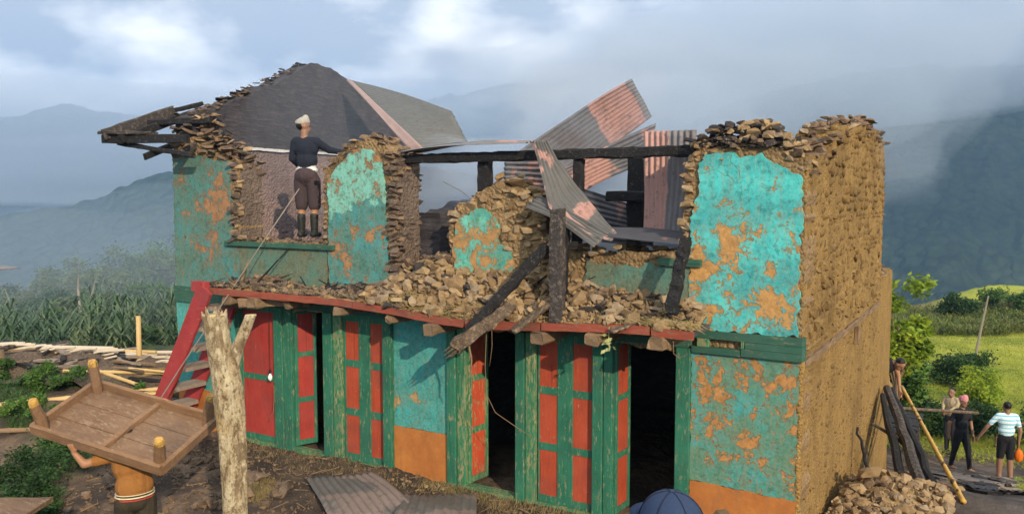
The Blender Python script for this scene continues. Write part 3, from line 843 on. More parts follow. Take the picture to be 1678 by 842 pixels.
plaster(u4, [(-1.10, 2.14), (-0.05, 2.14), (-0.04, 2.6), (-0.05, 3.1), (-0.03, 3.45), (-0.07, 3.73), (-0.26, 3.82), (-0.44, 3.95), (-0.62, 3.91), (-0.80, 3.96), (-1.00, 3.95), (-1.08, 3.86), (-1.06, 3.66), (-1.16, 3.3), (-1.13, 2.9), (-1.16, 2.84), (-1.16, 2.4)], "turquoise_paint", -0.014, amp=0.02)

for par, xx, z0_, z1_ in ((u1, -8.068, 2.86, 3.95), (u2, -5.075, 2.2, 4.02), (u3, -2.855, 2.2, 3.45)):
    b = MB(); b.slab(rag([(0.05, z0_), (T - 0.01, z0_), (T - 0.02, z1_), (0.06, z1_)], 0.05, 0.012), xx - 0.02, xx + 0.02, "YZ"); b.build("jamb_face", "jamb_soot", par)
# --- broken jambs and tops: stones one by one
courses(u1, (-8.055, 0.0, 2.86), (0, 1, 0), (0, 0, 1), (1, 0, 0), T, 1.12, "purple_stone", h=(0.055, 0.105), l=(0.14, 0.30), proud=0.02, tilt=0.12)
courses(u1, (-8.22, 0.005, 2.82), (1, 0, 0), (0, 0, 1), (0, -1, 0), 0.17, 1.15, "tan_stone", h=(0.05, 0.10), l=(0.09, 0.2), proud=0.02, tilt=0.1)
courses(u2, (-5.06, 0.0, 2.35), (0, 1, 0), (0, 0, 1), (1, 0, 0), T + 0.02, 1.72, "purple_stone", h=(0.05, 0.10), l=(0.14, 0.32), proud=0.022, tilt=0.14)
courses(u2, (-5.26, -0.003, 2.30), (1, 0, 0), (0, 0, 1), (0, -1, 0), 0.22, 1.78, "brown_stone", h=(0.05, 0.09), l=(0.08, 0.2), proud=0.03, tilt=0.12)
courses(u2, (-6.34, 0.0, 2.85), (1, 0, 0), (0, 0, 1), (0, -1, 0), 0.08, 1.0, "tan_stone", h=(0.05, 0.09), l=(0.07, 0.1), proud=0.02, tilt=0.12)
courses(u3, (-2.845, 0.0, 2.25), (0, 1, 0), (0, 0, 1), (1, 0, 0), T, 1.22, "brown_stone", h=(0.06, 0.11), l=(0.14, 0.30), proud=0.03, tilt=0.14)
def keep3(a, c):
    x, z = -4.25 + a, 2.3 + c
    top = np.interp(x, [-4.25, -3.9, -3.6, -3.4, -3.1, -2.84], [3.32, 3.44, 3.66, 3.64, 3.52, 3.44])
    inpl = (-4.14 < x < -3.42 and z < np.interp(x, [-4.2, -3.9, -3.72, -3.55, -3.4], [3.1, 3.30, 3.32, 3.12, 2.7]))
    return z < top and not inpl
courses(u3, (-4.25, 0.01, 2.3), (1, 0, 0), (0, 0, 1), (0, -1, 0), 1.41, 1.4, "tan_stone", keep3, h=(0.055, 0.12), l=(0.09, 0.26), proud=0.035, tilt=0.2)
courses(u4, (-1.25, 0.0, 2.85), (1, 0, 0), (0, 0, 1), (0, -1, 0), 0.12, 1.1, "tan_stone", h=(0.05, 0.10), l=(0.08, 0.14), proud=0.025, tilt=0.15)
courses(u4, (-1.225, T, 2.85), (0, -1, 0), (0, 0, 1), (-1, 0, 0), T, 1.1, "tan_stone", h=(0.06, 0.10), l=(0.12, 0.28), proud=0.02, tilt=0.1)
tops(u1, [(-9.55, 4.52), (-9.0, 4.56), (-8.7, 4.34), (-8.3, 4.16), (-8.02, 4.04)], -0.04, T, ["brown_stone", "tan_stone", "char_stone"], 120, (0.12, 0.28), (0.035, 0.07), 0.20)
tops(u2, [(-6.32, 3.93), (-6.1, 4.12), (-5.8, 4.26), (-5.5, 4.33), (-5.25, 4.22), (-5.05, 4.02)], -0.02, T, ["brown_stone", "tan_stone", "char_stone"], 95, (0.09, 0.22), (0.035, 0.07), 0.14)
tops(u3, [(-4.22, 3.42), (-3.9, 3.52), (-3.7, 3.68), (-3.5, 3.76), (-3.3, 3.68), (-3.05, 3.56), (-2.84, 3.50)], 0.0, T, ["tan_stone", "brown_stone"], 70, (0.12, 0.30), (0.05, 0.12), 0.14)
tops(u4, [(-1.22, 4.06), (-1.05, 4.14), (-0.85, 4.15), (-0.6, 4.22), (-0.42, 4.20), (-0.2, 4.08), (0.0, 3.97)], -0.03, T, ["tan_stone", "char_stone", "brown_stone"], 190, (0.06, 0.19), (0.03, 0.08), 0.20)
tops(u4, [(-1.2, 4.14), (-0.95, 4.20), (-0.6, 4.26), (-0.4, 4.24), (-0.25, 4.12)], 0.08, T - 0.05, ["char_stone"], 80, (0.07, 0.20), (0.03, 0.08), 0.13)
for k in range(26):                                             # burnt hollow in the pier top
    stone(u4, (random.uniform(-0.86, -0.42), random.uniform(-0.02, 0.06), random.uniform(4.0, 4.1)), (random.uniform(0.08, 0.18), 0.1, random.uniform(0.04, 0.07)), (random.gauss(0, .2), random.gauss(0, .2), random.uniform(0, 3)), "char_stone")
tops(u3b, [(-2.84, 2.98), (-2.3, 2.93), (-1.7, 2.97), (-1.25, 2.94)], -0.04, T, ["tan_stone", "brown_stone", "char_stone"], 80, (0.08, 0.2), (0.04, 0.08), 0.12)

# --- side wall on the right, with its stones showing through the mud
SW = [(0.035, -1.6), (5.5, -2.2), (5.5, 4.16), (5.2, 4.34), (4.9, 4.40), (4.3, 4.46), (3.4, 4.46), (2.6, 4.38), (1.7, 4.26), (1.4, 4.04), (0.9, 3.96), (0.4, 3.93), (0.035, 3.9)]
ws = wall([(a + 0.0, c) for a, c in SW], -T, -0.018, "mud_plaster_rough", "YZ")
ws_pile = Pile()
def keeps(a, c): return 1.95 + c < np.interp(a, [0, .4, 1.4, 1.7, 3.4, 4.9, 5.5], [3.85, 3.9, 3.98, 4.2, 4.4, 4.36, 4.12])
nst = courses(ws, (-0.012, 0.02, 1.95), (0, 1, 0), (0, 0, 1), (1, 0, 0), 5.46, 2.5, "wall_stone", keeps, h=(0.05, 0.125), l=(0.08, 0.27), depth=0.10, proud=0.026, limit=300, pile=ws_pile, tilt=0.26)
def low_keep(a, c): return random.random() < 0.5
courses(ws, (-0.026, 0.05, -0.3), (0, 1, 0), (0, 0, 1), (1, 0, 0), 5.4, 2.1, "wall_stone", low_keep, h=(0.03, 0.07), l=(0.04, 0.13), depth=0.07, proud=0.020, limit=0, pile=ws_pile, tilt=0.5)
ws_pile.build("stone", "wall_stone", ws)
tops(ws, [(0.05, 4.03), (0.9, 4.08), (1.4, 4.14), (1.7, 4.36), (2.6, 4.46), (3.4, 4.54), (4.3, 4.54), (4.9, 4.46), (5.2, 4.42), (5.45, 4.22)], -T + 0.02, -0.0, ["brown_stone", "tan_stone", "wall_stone"], 260, (0.08, 0.24), (0.035, 0.085), 0.16, plane="YZ")
# timber tie let into the side wall
b = MB(); b.bar((-0.006, 0.10, 1.86), (-0.004, 5.3, 1.89), 0.05, 0.07, seg=30, jit=0.012)
tie = b.build("tie_beam", "joist_wood", ws)
b = MB(); b.bar((0.015, 3.15, 1.60), (0.02, 3.2, 1.82), 0.06, 0.07, jit=0.006); b.build("tie_block", "joist_wood", tie)
# lower lean-to wall behind the back corner
we = wall([(5.52, -2.4), (7.0, -2.6), (7.0, 2.22), (6.7, 2.30), (6.1, 2.33), (5.52, 2.3)], -0.40, -0.03, "mud_plaster_rough", "YZ")
tops(we, [(5.6, 2.36), (6.5, 2.38), (6.95, 2.32)], -0.38, -0.03, ["brown_stone", "tan_stone"], 26, (0.12, 0.26), (0.05, 0.09), 0.10, plane="YZ")

# --- gable wall on the left, sooted inside
GW = [(0.06, -0.6), (5.5, -0.8), (5.5, 4.45), (5.0, 4.72), (4.4, 5.12), (3.9, 5.50), (3.4, 5.72), (2.95, 5.84), (2.6, 5.86), (2.2, 5.66), (1.6, 5.36), (1.0, 5.12), (0.5, 4.90), (0.06, 4.72)]
wg = wall(GW, -9.5, -9.06, "soot_mud", "YZ", 0.09, 0.03)
pl = plaster(wg, [(T, 1.9), (5.1, 1.9), (5.1, 4.26), (T, 4.26)], "inner_mud", -9.062, -9.035, "YZ")
b = MB(); b.slab(rag([(0.9, 4.26), (3.4, 4.26), (3.4, 4.30), (0.9, 4.31)], 0.04, 0.006), -9.06, -8.98, "YZ"); b.build("ledge_line", "white_plaster_line", wg)
tops(wg, [(0.0, 4.80), (0.5, 4.97), (1.0, 5.18), (1.6, 5.42), (2.2, 5.71), (2.6, 5.90), (2.95, 5.88), (3.4, 5.76), (3.9, 5.53)], -9.48, -9.08, ["char_stone", "char_stone", "purple_stone"], 130, (0.08, 0.2), (0.025, 0.045), 0.05, plane="YZ")
for k in range(55):                                             # stones spilling where gable meets front wall
    a = random.random()
    stone(wg, (-9.05 + 0.75 * a + random.gauss(0, 0.08), random.uniform(0.02, 0.45), 4.78 - 0.62 * a + random.uniform(-0.1, 0.08)), (random.uniform(0.10, 0.24), random.uniform(0.08, 0.16), random.uniform(0.03, 0.07)), (random.gauss(0, .3), random.gauss(0, .3), random.uniform(0, 3)), random.choice(["brown_stone", "tan_stone", "char_stone", "brown_stone"]))
# back wall, broken down in the middle
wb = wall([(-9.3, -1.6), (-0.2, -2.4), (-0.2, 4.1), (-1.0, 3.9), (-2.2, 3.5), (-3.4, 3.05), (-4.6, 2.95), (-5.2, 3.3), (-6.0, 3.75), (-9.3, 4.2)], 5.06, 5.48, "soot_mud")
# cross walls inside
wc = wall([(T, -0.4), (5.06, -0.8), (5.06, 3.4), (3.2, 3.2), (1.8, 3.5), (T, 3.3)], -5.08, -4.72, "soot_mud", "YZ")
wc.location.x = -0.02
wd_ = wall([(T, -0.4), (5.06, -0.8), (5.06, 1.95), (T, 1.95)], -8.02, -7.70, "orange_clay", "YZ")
# upper floor of mud on joists
fb = MB(); fb.box(-9.06, -T - 0.01, T - 0.02, 5.07, 1.98, 2.10, 0.004)
fl = fb.build("upper_floor", "soot_floor", house)

# --- joinery of the ground storey
def part_box(name, mat, parent, *a, ch=0.01):
    b = MB(); b.box(*a, ch=ch)
    return b.build(name, mat, parent)
def post(x0, x1, y0=-0.035, y1=0.16, z0=-0.18, z1=1.93, mat="green_wood"): return part_box("post", mat, house, x0, x1, y0, y1, z0, z1, ch=0.008)
post(-8.13, -8.05)
post(-7.335, -7.16); post(-7.155, -6.99, -0.02)
post(-6.36, -6.19, -0.05); post(-6.185, -6.03, -0.03, mat="green_wood_worn")
post(-5.275, -5.135, -0.075, 0.2)
post(-4.265, -4.13, -0.05); post(-4.125, -4.0, -0.02, mat="green_wood_worn")
post(-3.265, -3.14, -0.05); post(-3.135, -3.0, -0.03, mat="green_wood_worn")
post(-2.255, -2.13, -0.05); post(-2.125, -2.02, -0.03)
post(-1.285, -1.125, -0.04)
part_box("lintel", "green_wood_flat", house, -8.15, -5.12, -0.02, 0.3, 1.935, 2.06)
part_box("lintel", "green_wood_flat", house, -4.28, -1.12, -0.02, 0.3, 1.935, 2.06)
for x0, x1 in ((-8.05, -7.34), (-6.99, -6.36), (-6.03, -5.28), (-4.0, -3.27), (-3.0, -2.26), (-2.02, -1.29)):
    part_box("threshold", "green_wood_worn", house, x0, x1, -0.03, 0.12, -0.2, -0.075)
# the wide timber band under the right upper wall, with its two slots
part_box("band_beam", "green_wood_flat", house, -1.28, 0.012, -0.045, 0.1, 2.055, 2.135)
part_box("band_beam", "green_wood_flat", house, -0.56, 0.018, -0.052, 0.1, 1.985, 2.052)
part_box("band_beam", "green_wood_flat", house, -1.12, -0.60, -0.048, 0.1, 1.90, 1.965)
part_box("band_beam", "green_wood_flat", house, -0.60, 0.015, -0.055, 0.1, 1.905, 1.982)
part_box("band_beam", "green_wood_flat", house, -9.52, -8.10, -0.04, 0.1, 1.88, 2.12)
part_box("band_block", "green_wood_worn", house, -1.06, -0.93, -0.05, 0.1, 1.968, 2.052)
part_box("band_block", "green_wood_worn", house, -0.60, -0.562, -0.05, 0.1, 1.985, 2.052)
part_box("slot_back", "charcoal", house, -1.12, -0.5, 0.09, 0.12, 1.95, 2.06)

def door(x0, z0, z1, w, cols, rows, y=0.03, ang=0.0, hinge=None, frame="green_wood", panel="red_panel", st=0.05, rl=0.05, mid=None):
    """leaf from its hinge at local x=0 to w; stiles and rails are the door, panels its sub-parts"""
    b = MB()
    xs = [i * w / cols for i in range(cols + 1)]
    mid = mid or st
    for i, x in enumerate(xs):
        ww = st if i in (0, cols) else mid
        xa = 0 if i == 0 else (w - ww if i == cols else x - ww / 2)
        b.box(xa, xa + ww, -0.022, 0.022, 0, z1 - z0, 0.005)
    zs = rows if isinstance(rows, list) else [i / rows for i in range(rows + 1)]
    for i, t in enumerate(zs):
        zc = t * (z1 - z0)
        za = 0 if i == 0 else (zc - rl if i == len(zs) - 1 else zc - rl / 2)
        for c in range(cols):
            b.box(xs[c] + (st if c == 0 else mid / 2), xs[c + 1] - (st if c == cols - 1 else mid / 2), -0.018, 0.018, za, za + rl, 0.005)
    d = b.build("door", frame, house)
    d.location, d.rotation_euler = (x0, y, z0), (0, 0, ang)
    for c in range(cols):
        for i in range(len(zs) - 1):
            pb = MB()
            pb.box(xs[c] + (st if c == 0 else mid / 2) - 0.006, xs[c + 1] - (st if c == cols - 1 else mid / 2) + 0.006, -0.008, 0.008,
                   zs[i] * (z1 - z0) + rl * 0.4, zs[i + 1] * (z1 - z0) - rl * 0.4, 0.002)
            pb.build("panel", panel, d)
    return d
door(-8.045, -0.07, 1.93, 0.70, 1, [0, 0.47, 1], panel="crimson_panel", st=0.022, rl=0.085)
door(-6.985, -0.05, 1.92, 0.34, 1, 3, ang=math.radians(68), panel="crimson_panel", st=0.055, rl=0.075)
door(-6.025, -0.07, 1.93, 0.745, 2, 3, st=0.035, mid=0.20, rl=0.095)
door(-3.99, -0.05, 1.92, 0.37, 1, 3, ang=math.radians(83), frame="green_wood_worn", panel="red_panel_worn", st=0.055, rl=0.075)
door(-2.985, -0.07, 1.93, 0.72, 2, 3, st=0.02, mid=0.20, rl=0.085)
door(-2.01, -0.05, 1.92, 0.37, 1, 3, ang=math.radians(88), st=0.05, rl=0.07)
# window sills
part_box("sill", "green_wood_flat", house, -8.30, -6.12, -0.06, 0.1, 2.79, 2.855)
part_box("sill", "green_wood_flat", house, -1.50, -1.02, -0.05, 0.1, 2.79, 2.865)

# --- the ledge: sagging floor edge with red fascia over joist ends
LX = [-8.35, -8.0, -6.7, -6.1, -5.5, -4.8, -4.2, -3.65, -3.2, -2.7, -1.8, -1.4, -0.92]
LZ = [2.235, 2.225, 2.225, 2.225, 2.22, 2.185, 2.135, 2.105, 2.12, 2.15, 2.205, 2.215, 2.20]
def lz(x): return float(np.interp(x, LX, LZ))
xs = np.linspace(-8.2, -0.93, 60)
b = MB()
vs, fs = [], []
for i, x in enumerate(xs):
    z = lz(x)
    for (yy, zz) in ((-0.55, z - 0.055), (-0.55, z - 0.015), (0.06, z + 0.0), (0.06, z - 0.05)):
        vs.append((x, yy, zz + random.uniform(-.004, .004)))
for i in range(len(xs) - 1):
    for k in range(4):
        fs.append((i * 4 + k, i * 4 + (k + 1) % 4, i * 4 + 4 + (k + 1) % 4, i * 4 + 4 + k))
fs += [(3, 2, 1, 0), tuple((len(xs) - 1) * 4 + k for k in range(4))]
b.add(vs, fs)
ledge = b.build("ledge", "soot_floor", house)
seg = [(-8.32, -6.95), (-6.945, -5.3), (-5.295, -3.62), (-3.60, -2.62), (-2.60, -1.66), (-1.655, -1.36), (-1.34, -0.91)]
for (a, c) in seg:
    b = MB(); m = max(2, int((c - a) / 0.12)); X = np.linspace(a, c, m)
    vs, fs = [], []
    for x in X:
        z = lz(x); j = lambda: random.uniform(-.005, .005)
        vs += [(x, -0.60, z - 0.085 + j()), (x, -0.60, z + j()), (x, -0.553, z + j()), (x, -0.553, z - 0.085 + j())]
    for i in range(m - 1):
        for k in range(4): fs.append((i * 4 + k, i * 4 + (k + 1) % 4, i * 4 + 4 + (k + 1) % 4, i * 4 + 4 + k))
    fs += [(3, 2, 1, 0), tuple((m - 1) * 4 + k for k in range(4))]
    b.add(vs, fs); b.build("fascia", "red_fascia", ledge)
for (x, yo, ww, hh, dz) in ((-7.62, -0.60, 0.17, 0.12, 0), (-7.05, -0.66, 0.19, 0.13, 0), (-6.55, -0.50, 0.12, 0.10, 0), (-5.55, -0.60, 0.14, 0.11, 0), (-4.72, -0.60, 0.11, 0.10, 0), (-4.05, -0.70, 0.15, 0.13, 0),
                            (-2.62, -0.66, 0.16, 0.13, 0), (-1.97, -0.66, 0.17, 0.12, 0), (-1.27, -0.64, 0.17, 0.13, 0)):
    b = MB(); z = lz(x) - 0.155
    b.bar((x, yo, z), (x, 0.3, z + 0.01), ww, hh, 0.02, seg=6, jit=0.009)
    b.build("joist", "joist_wood", house)
for x0, x1 in ((-7.35, -6.45),):                               # joist lying askew under the ledge
    b = MB(); b.bar((x0, -0.60, 2.06), (x1, -0.16, 2.09), 0.15, 0.13, 0.02, seg=6, jit=0.008); b.build("joist", "joist_wood", house)

# --- outer stair at the left end
st = tag(empty("staircase", (-8.6, -0.35, 0)), "steep wooden stair with a broad red stringer at the left end of the house", "staircase")
def loc(p, r=st): return (p[0] - r.location.x, p[1] - r.location.y, p[2] - r.location.z)
for yy in (-0.66, -0.10):
    b = MB(); b.bar(loc((-7.98, yy, 2.22)), loc((-9.42, yy, -0.14)), 0.055, 0.28, 0.008, up=(1, 0, -0.4), seg=8, jit=0.004)
    b.build("stringer", "red_stringer", st)
b = MB(); b.box(*[v for k, ab in enumerate(((-8.28, -8.0), (-0.68, -0.55), (2.17, 2.31))) for v in (ab[0] - st.location[k], ab[1] - st.location[k])], ch=0.02)
b.build("newel_head", "red_stringer", st)
for i in range(7):
    t = (i + 0.6) / 7.4
    x, z = -7.93 - 1.44 * t, 2.12 - 2.3 * t
    b = MB(); b.box(x - 0.14 - st.location.x, x + 0.14 - st.location.x, -0.63 - st.location.y, -0.125 - st.location.y, z - 0.03, z + 0.03, ch=0.01)
    b.build("tread", "grey_wood", st)

# --- charred wall plate and posts that still stand
b = MB(); b.bar((-5.15, 0.22, 3.995), (-1.08, 0.22, 4.0), 0.13, 0.115, 0.015, seg=40, jit=0.009); b.build("wall_plate", "charcoal", house)
for (x, y, z0, z1, w_) in ((-2.60, 0.25, 2.95, 3.95, 0.11), (-3.92, 0.30, 3.2, 3.95, 0.15)):
    b = MB(); b.bar((x, y, z0), (x + 0.02, y, z1), w_, w_, 0.015, up=(0, 1, 0), seg=10, jit=0.008); b.build("roof_post", "charcoal", house)
b = MB(); b.bar((-2.22, 1.1, 2.1), (-2.22, 1.1, 3.98), 0.22, 0.16, 0.02, up=(0, 1, 0), seg=12, jit=0.01); b.build("roof_post", "charcoal", house)
b = MB(); b.bar((-2.55, 0.95, 3.52), (-1.1, 0.95, 3.50), 0.10, 0.12, 0.015, seg=12, jit=0.008); b.build("cross_beam", "charcoal", house)
# rafters left hanging past the gable corner
for (p, q, ww, hh, mt) in (((-10.0, -0.82, 4.43), (-10.0, 0.42, 4.90), 0.06, 0.16, "charred_grey"),
                           ((-9.75, -0.72, 4.36), (-9.72, 0.55, 4.84), 0.09, 0.13, "charcoal"),
                           ((-10.15, -0.72, 4.38), (-8.75, -0.30, 4.36), 0.10, 0.13, "charcoal"),
                           ((-10.12, -0.78, 4.47), (-9.3, -0.45, 4.45), 0.16, 0.05, "charred_grey"),
                           ((-9.98, -0.58, 4.32), (-8.62, -0.30, 4.11), 0.08, 0.07, "charcoal"),
                           ((-9.4, -0.55, 4.10), (-9.35, 0.5, 4.55), 0.08, 0.10, "charcoal"),
                           ((-9.0, -0.35, 4.12), (-8.95, 0.5, 4.5), 0.08, 0.10, "charred_grey"),
                           ((-9.9, -0.1, 4.66), (-8.7, 0.1, 4.66), 0.09, 0.09, "charcoal"),
                           ((-10.0, 0.42, 4.90), (-10.02, 1.0, 5.06), 0.06, 0.07, "charcoal")):
    b = MB(); b.bar(p, q, ww, hh, 0.012, seg=8, jit=0.007); b.build("rafter", mt, house)

# ------------------------------------------------------------------ corrugated iron
def grid_sheet(name, P, nu, nv, waves, amp, mat, parent=None, rag_end=0.0):
    """P(s,t): s runs across the corrugations, t along them"""
    s = np.linspace(0, 1, nu); t = np.linspace(0, 1, nv)
    co = np.empty((nu, nv, 3))
    jit = [random.uniform(-rag_end, rag_end) for _ in range(nu)]
    for i in range(nu):
        for j in range(nv):
            tt = t[j]
            if j == nv - 1: tt += jit[i]
            co[i, j] = P(s[i], tt)
    du = np.gradient(co, axis=0); dv = np.gradient(co, axis=1)
    nr = np.cross(du, dv); nr /= np.linalg.norm(nr, axis=2, keepdims=True) + 1e-9
    co += nr * (amp * np.cos(2 * PI * waves * s))[:, None, None]
    i, j = np.meshgrid(np.arange(nu - 1), np.arange(nv - 1), indexing="ij")
    f = np.stack([i * nv + j, i * nv + j + 1, (i + 1) * nv + j + 1, (i + 1) * nv + j], -1).reshape(-1, 4)
    v = co.reshape(-1, 3)
    org = v[0].copy() if parent is None else np.zeros(3)
    o = np_mesh(name, v - org, f, mat, parent, smooth=True)
    o.location = org
    sm = o.modifiers.new("thickness", "SOLIDIFY"); sm.thickness = 0.003
    return o
def quad(a, b, c, d, sag=0.0, n=(0, 0, 1), wob=0.01, sd=0):
    """s: a->b across, t: a->d along"""
    a, b, c, d, n = [np.array(q, float) for q in (a, b, c, d, n)]
    def P(s, t):
        p = a * (1 - s) * (1 - t) + b * s * (1 - t) + c * s * t + d * (1 - s) * t
        w_ = sag * math.sin(PI * min(max(t, 0), 1)) + wob * math.sin(3.1 * s + 5.3 * t + sd) + wob * 0.6 * math.sin(9 * s - 7 * t + 2 * sd)
        return p + n * w_
    return P

# the piece of roof left by the gable, tilted forward to catch the sun
RQ = [(-8.63, 3.09, 5.58), (-6.67, 3.47, 4.97), (-5.59, 2.39, 4.32), (-6.08, 1.77, 4.22)]
roof = grid_sheet("roof", quad(RQ[0], RQ[3], RQ[2], RQ[1], 0.03), 22 * 8 + 1, 14, 22, 0.020, "iron_grey", house, 0.012)
roof["label"] = "grey corrugated roof sheets left beside the gable"
grid_sheet("flashing", quad((-8.72, 3.08, 5.60), (-8.60, 3.08, 5.60), (-5.98, 1.75, 4.235), (-6.20, 1.74, 4.20), 0.02), 6, 14, 0, 0.0, "pink_flashing", roof)

SH = "fallen corrugated roofing"
def sheet(label, P, waves, mat, nv=18, amp=0.010, rag_end=0.008):
    o = grid_sheet("roofing_sheet", P, waves * 8 + 1, nv, waves, amp, mat, None, rag_end)
    return tag(o, label, "roofing sheet", SH)
sheet("corrugated sheet with a broad pink patch tilted highest above the charred beam", quad((-2.82, 2.3, 5.10), (-2.60, 2.5, 4.62), (-3.62, 2.0, 3.60), (-4.55, 2.0, 4.10), 0.05, sd=1), 12, "iron_patch", amp=0.014)
sheet("narrow corrugated sheet leaning up to the right behind the roof post", quad((-2.30, 1.9, 4.46), (-2.42, 1.95, 3.98), (-3.42, 1.5, 3.42), (-3.75, 1.5, 3.75), 0.03, sd=2), 8, "iron_half")
sheet("upright pink and grey corrugated sheet standing against the right pier", quad((-2.02, 0.78, 4.27), (-1.32, 0.60, 4.25), (-1.38, 0.50, 3.02), (-1.95, 0.62, 3.04), 0.03, (0, 1, 0), sd=3), 9, "iron_side", amp=0.014)
sheet("corrugated sheet hanging below the beam beside the stone pier", quad((-4.20, 1.25, 4.02), (-4.05, 0.95, 3.45), (-2.98, 0.62, 3.35), (-3.10, 0.62, 3.98), 0.03, (0, 1, 0), sd=4), 9, "iron_pink")
sheet("dark corrugated sheet slumped in the smoke behind the window gap", quad((-3.2, 1.6, 3.62), (-3.25, 1.2, 2.95), (-1.95, 0.95, 2.92), (-1.95, 1.1, 3.30), 0.03, (0, 1, 0), sd=6), 9, "iron_dark")
# the long sheet that folds over the plate and swoops down to the sill
def fold(s, t):
    k = [(-3.04, -0.02, 4.13), (-2.88, -0.12, 3.81), (-2.72, -0.20, 3.38), (-2.52, -0.22, 3.22), (-2.27, -0.20, 3.11), (-1.98, -0.15, 3.06)]
    e = [(-2.93, 0.14, 4.17), (-2.82, 0.18, 3.95), (-2.61, 0.22, 3.68), (-2.38, 0.22, 3.42), (-2.19, 0.16, 3.24), (-2.02, 0.08, 3.10)]
    tt = min(max(t, 0), 1) * 5; i = min(int(tt), 4); f = tt - i; f = f * f * (3 - 2 * f) * 0.35 + f * 0.65
    A = [k[i][q] * (1 - f) + k[i + 1][q] * f for q in range(3)]
    B = [e[i][q] * (1 - f) + e[i + 1][q] * f for q in range(3)]
    return np.array([A[q] * (1 - s) + B[q] * s for q in range(3)]) + np.array((0, 0, 0.012 * math.sin(6 * s + 4 * t)))
sheet("bent corrugated sheet folded over the beam and swooping down to the sill", fold, 6, "iron_bent", 46, amp=0.015)
sheet("lower corrugated strip with a scalloped edge under the bent sheet", quad((-3.02, -0.22, 3.42), (-2.94, -0.02, 3.52), (-2.05, -0.05, 3.12), (-2.12, -0.28, 2.99), 0.02, sd=5), 5, "iron_bent", amp=0.015)
sheet("flat dark corrugated sheet lying across the sill by the right pier", quad((-2.25, -0.12, 3.08), (-2.35, 0.62, 3.16), (-1.28, 0.55, 3.10), (-1.22, -0.10, 3.03), 0.02, sd=7), 10, "iron_dark")
b = MB()
sheet("curled pink edged sheet lying along the top of the charred beam", quad((-5.02, 0.02, 4.08), (-5.0, 0.38, 4.10), (-3.18, 0.36, 4.17), (-3.14, -0.02, 4.13), 0.05, sd=8), 4, "iron_pink", 30)
# sheets on the ground
sheet("weathered corrugated sheet lying in the yard before the blue green wall", quad((-5.72, -1.02, 0.02), (-5.10, -0.48, 0.05), (-3.90, -1.05, -0.02), (-4.62, -1.75, -0.06), 0.03, sd=9), 10, "iron_ground")
sheet("second weathered sheet lying nearer the orange dado", quad((-4.36, -0.80, 0.0), (-3.60, -0.36, 0.0), (-3.15, -1.05, 0.02), (-3.92, -1.55, 0.0), 0.02, sd=10), 9, "iron_ground")

# ------------------------------------------------------------------ fallen timbers
def beam(label, p, q, ww, hh, mat, up=(0, 0, 1), seg=14, jit=0.011, taper=1.0, name="charred_beam", fray=False):
    b = MB(); p, q = Vector(p), Vector(q)
    b.bar((0, 0, 0), q - p, ww, hh, 0.016, up, seg, jit, taper)
    if fray:
        d = (p - q).normalized()
        for k in range(7):
            o_ = Vector((random.uniform(-1, 1), random.uniform(-1, 1), random.uniform(-1, 1))) * ww * 0.33
            b.tube([o_ - d * 0.06, o_ + d * random.uniform(0.03, 0.12)], [0.018, 0.004], 5)
    o = b.build(name, mat)
    o.location = p
    return tag(o, label, "beam", "burnt timbers on the ledge")
beam("long charred beam leaning diagonally across the rubble heap", (-3.40, -0.82, 2.02), (-2.63, -0.42, 2.98), 0.10, 0.12, "charcoal", jit=0.013)
beam("frayed grey brown beam end jutting out over the red fascia", (-3.52, -0.93, 1.84), (-2.95, -0.62, 2.34), 0.15, 0.16, "charred_brown", jit=0.022, seg=10, taper=0.8, fray=True)
beam("upright charred post standing on the ledge under the bent sheet", (-2.44, -0.53, 2.16), (-2.50, -0.42, 3.38), 0.15, 0.12, "charred_grey", (0, 1, 0))
beam("black burnt stub close behind the upright charred post", (-2.53, -0.30, 2.2), (-2.56, -0.16, 3.2), 0.12, 0.12, "charcoal", (0, 1, 0))
beam("short grey plank sticking out past the fascia below the upright post", (-2.84, -0.78, 2.07), (-2.54, -0.48, 2.38), 0.17, 0.05, "charred_brown", jit=0.008)
beam("scorched post leaning against the right end of the ledge", (-1.17, -0.50, 2.36), (-1.10, -0.30, 3.10), 0.11, 0.11, "charcoal", (0, 1, 0), jit=0.013)
beam("small grey board lying over the fascia near the leafy sprig", (-1.74, -0.68, 2.15), (-1.45, -0.40, 2.29), 0.16, 0.03, "charred_brown", jit=0.006)

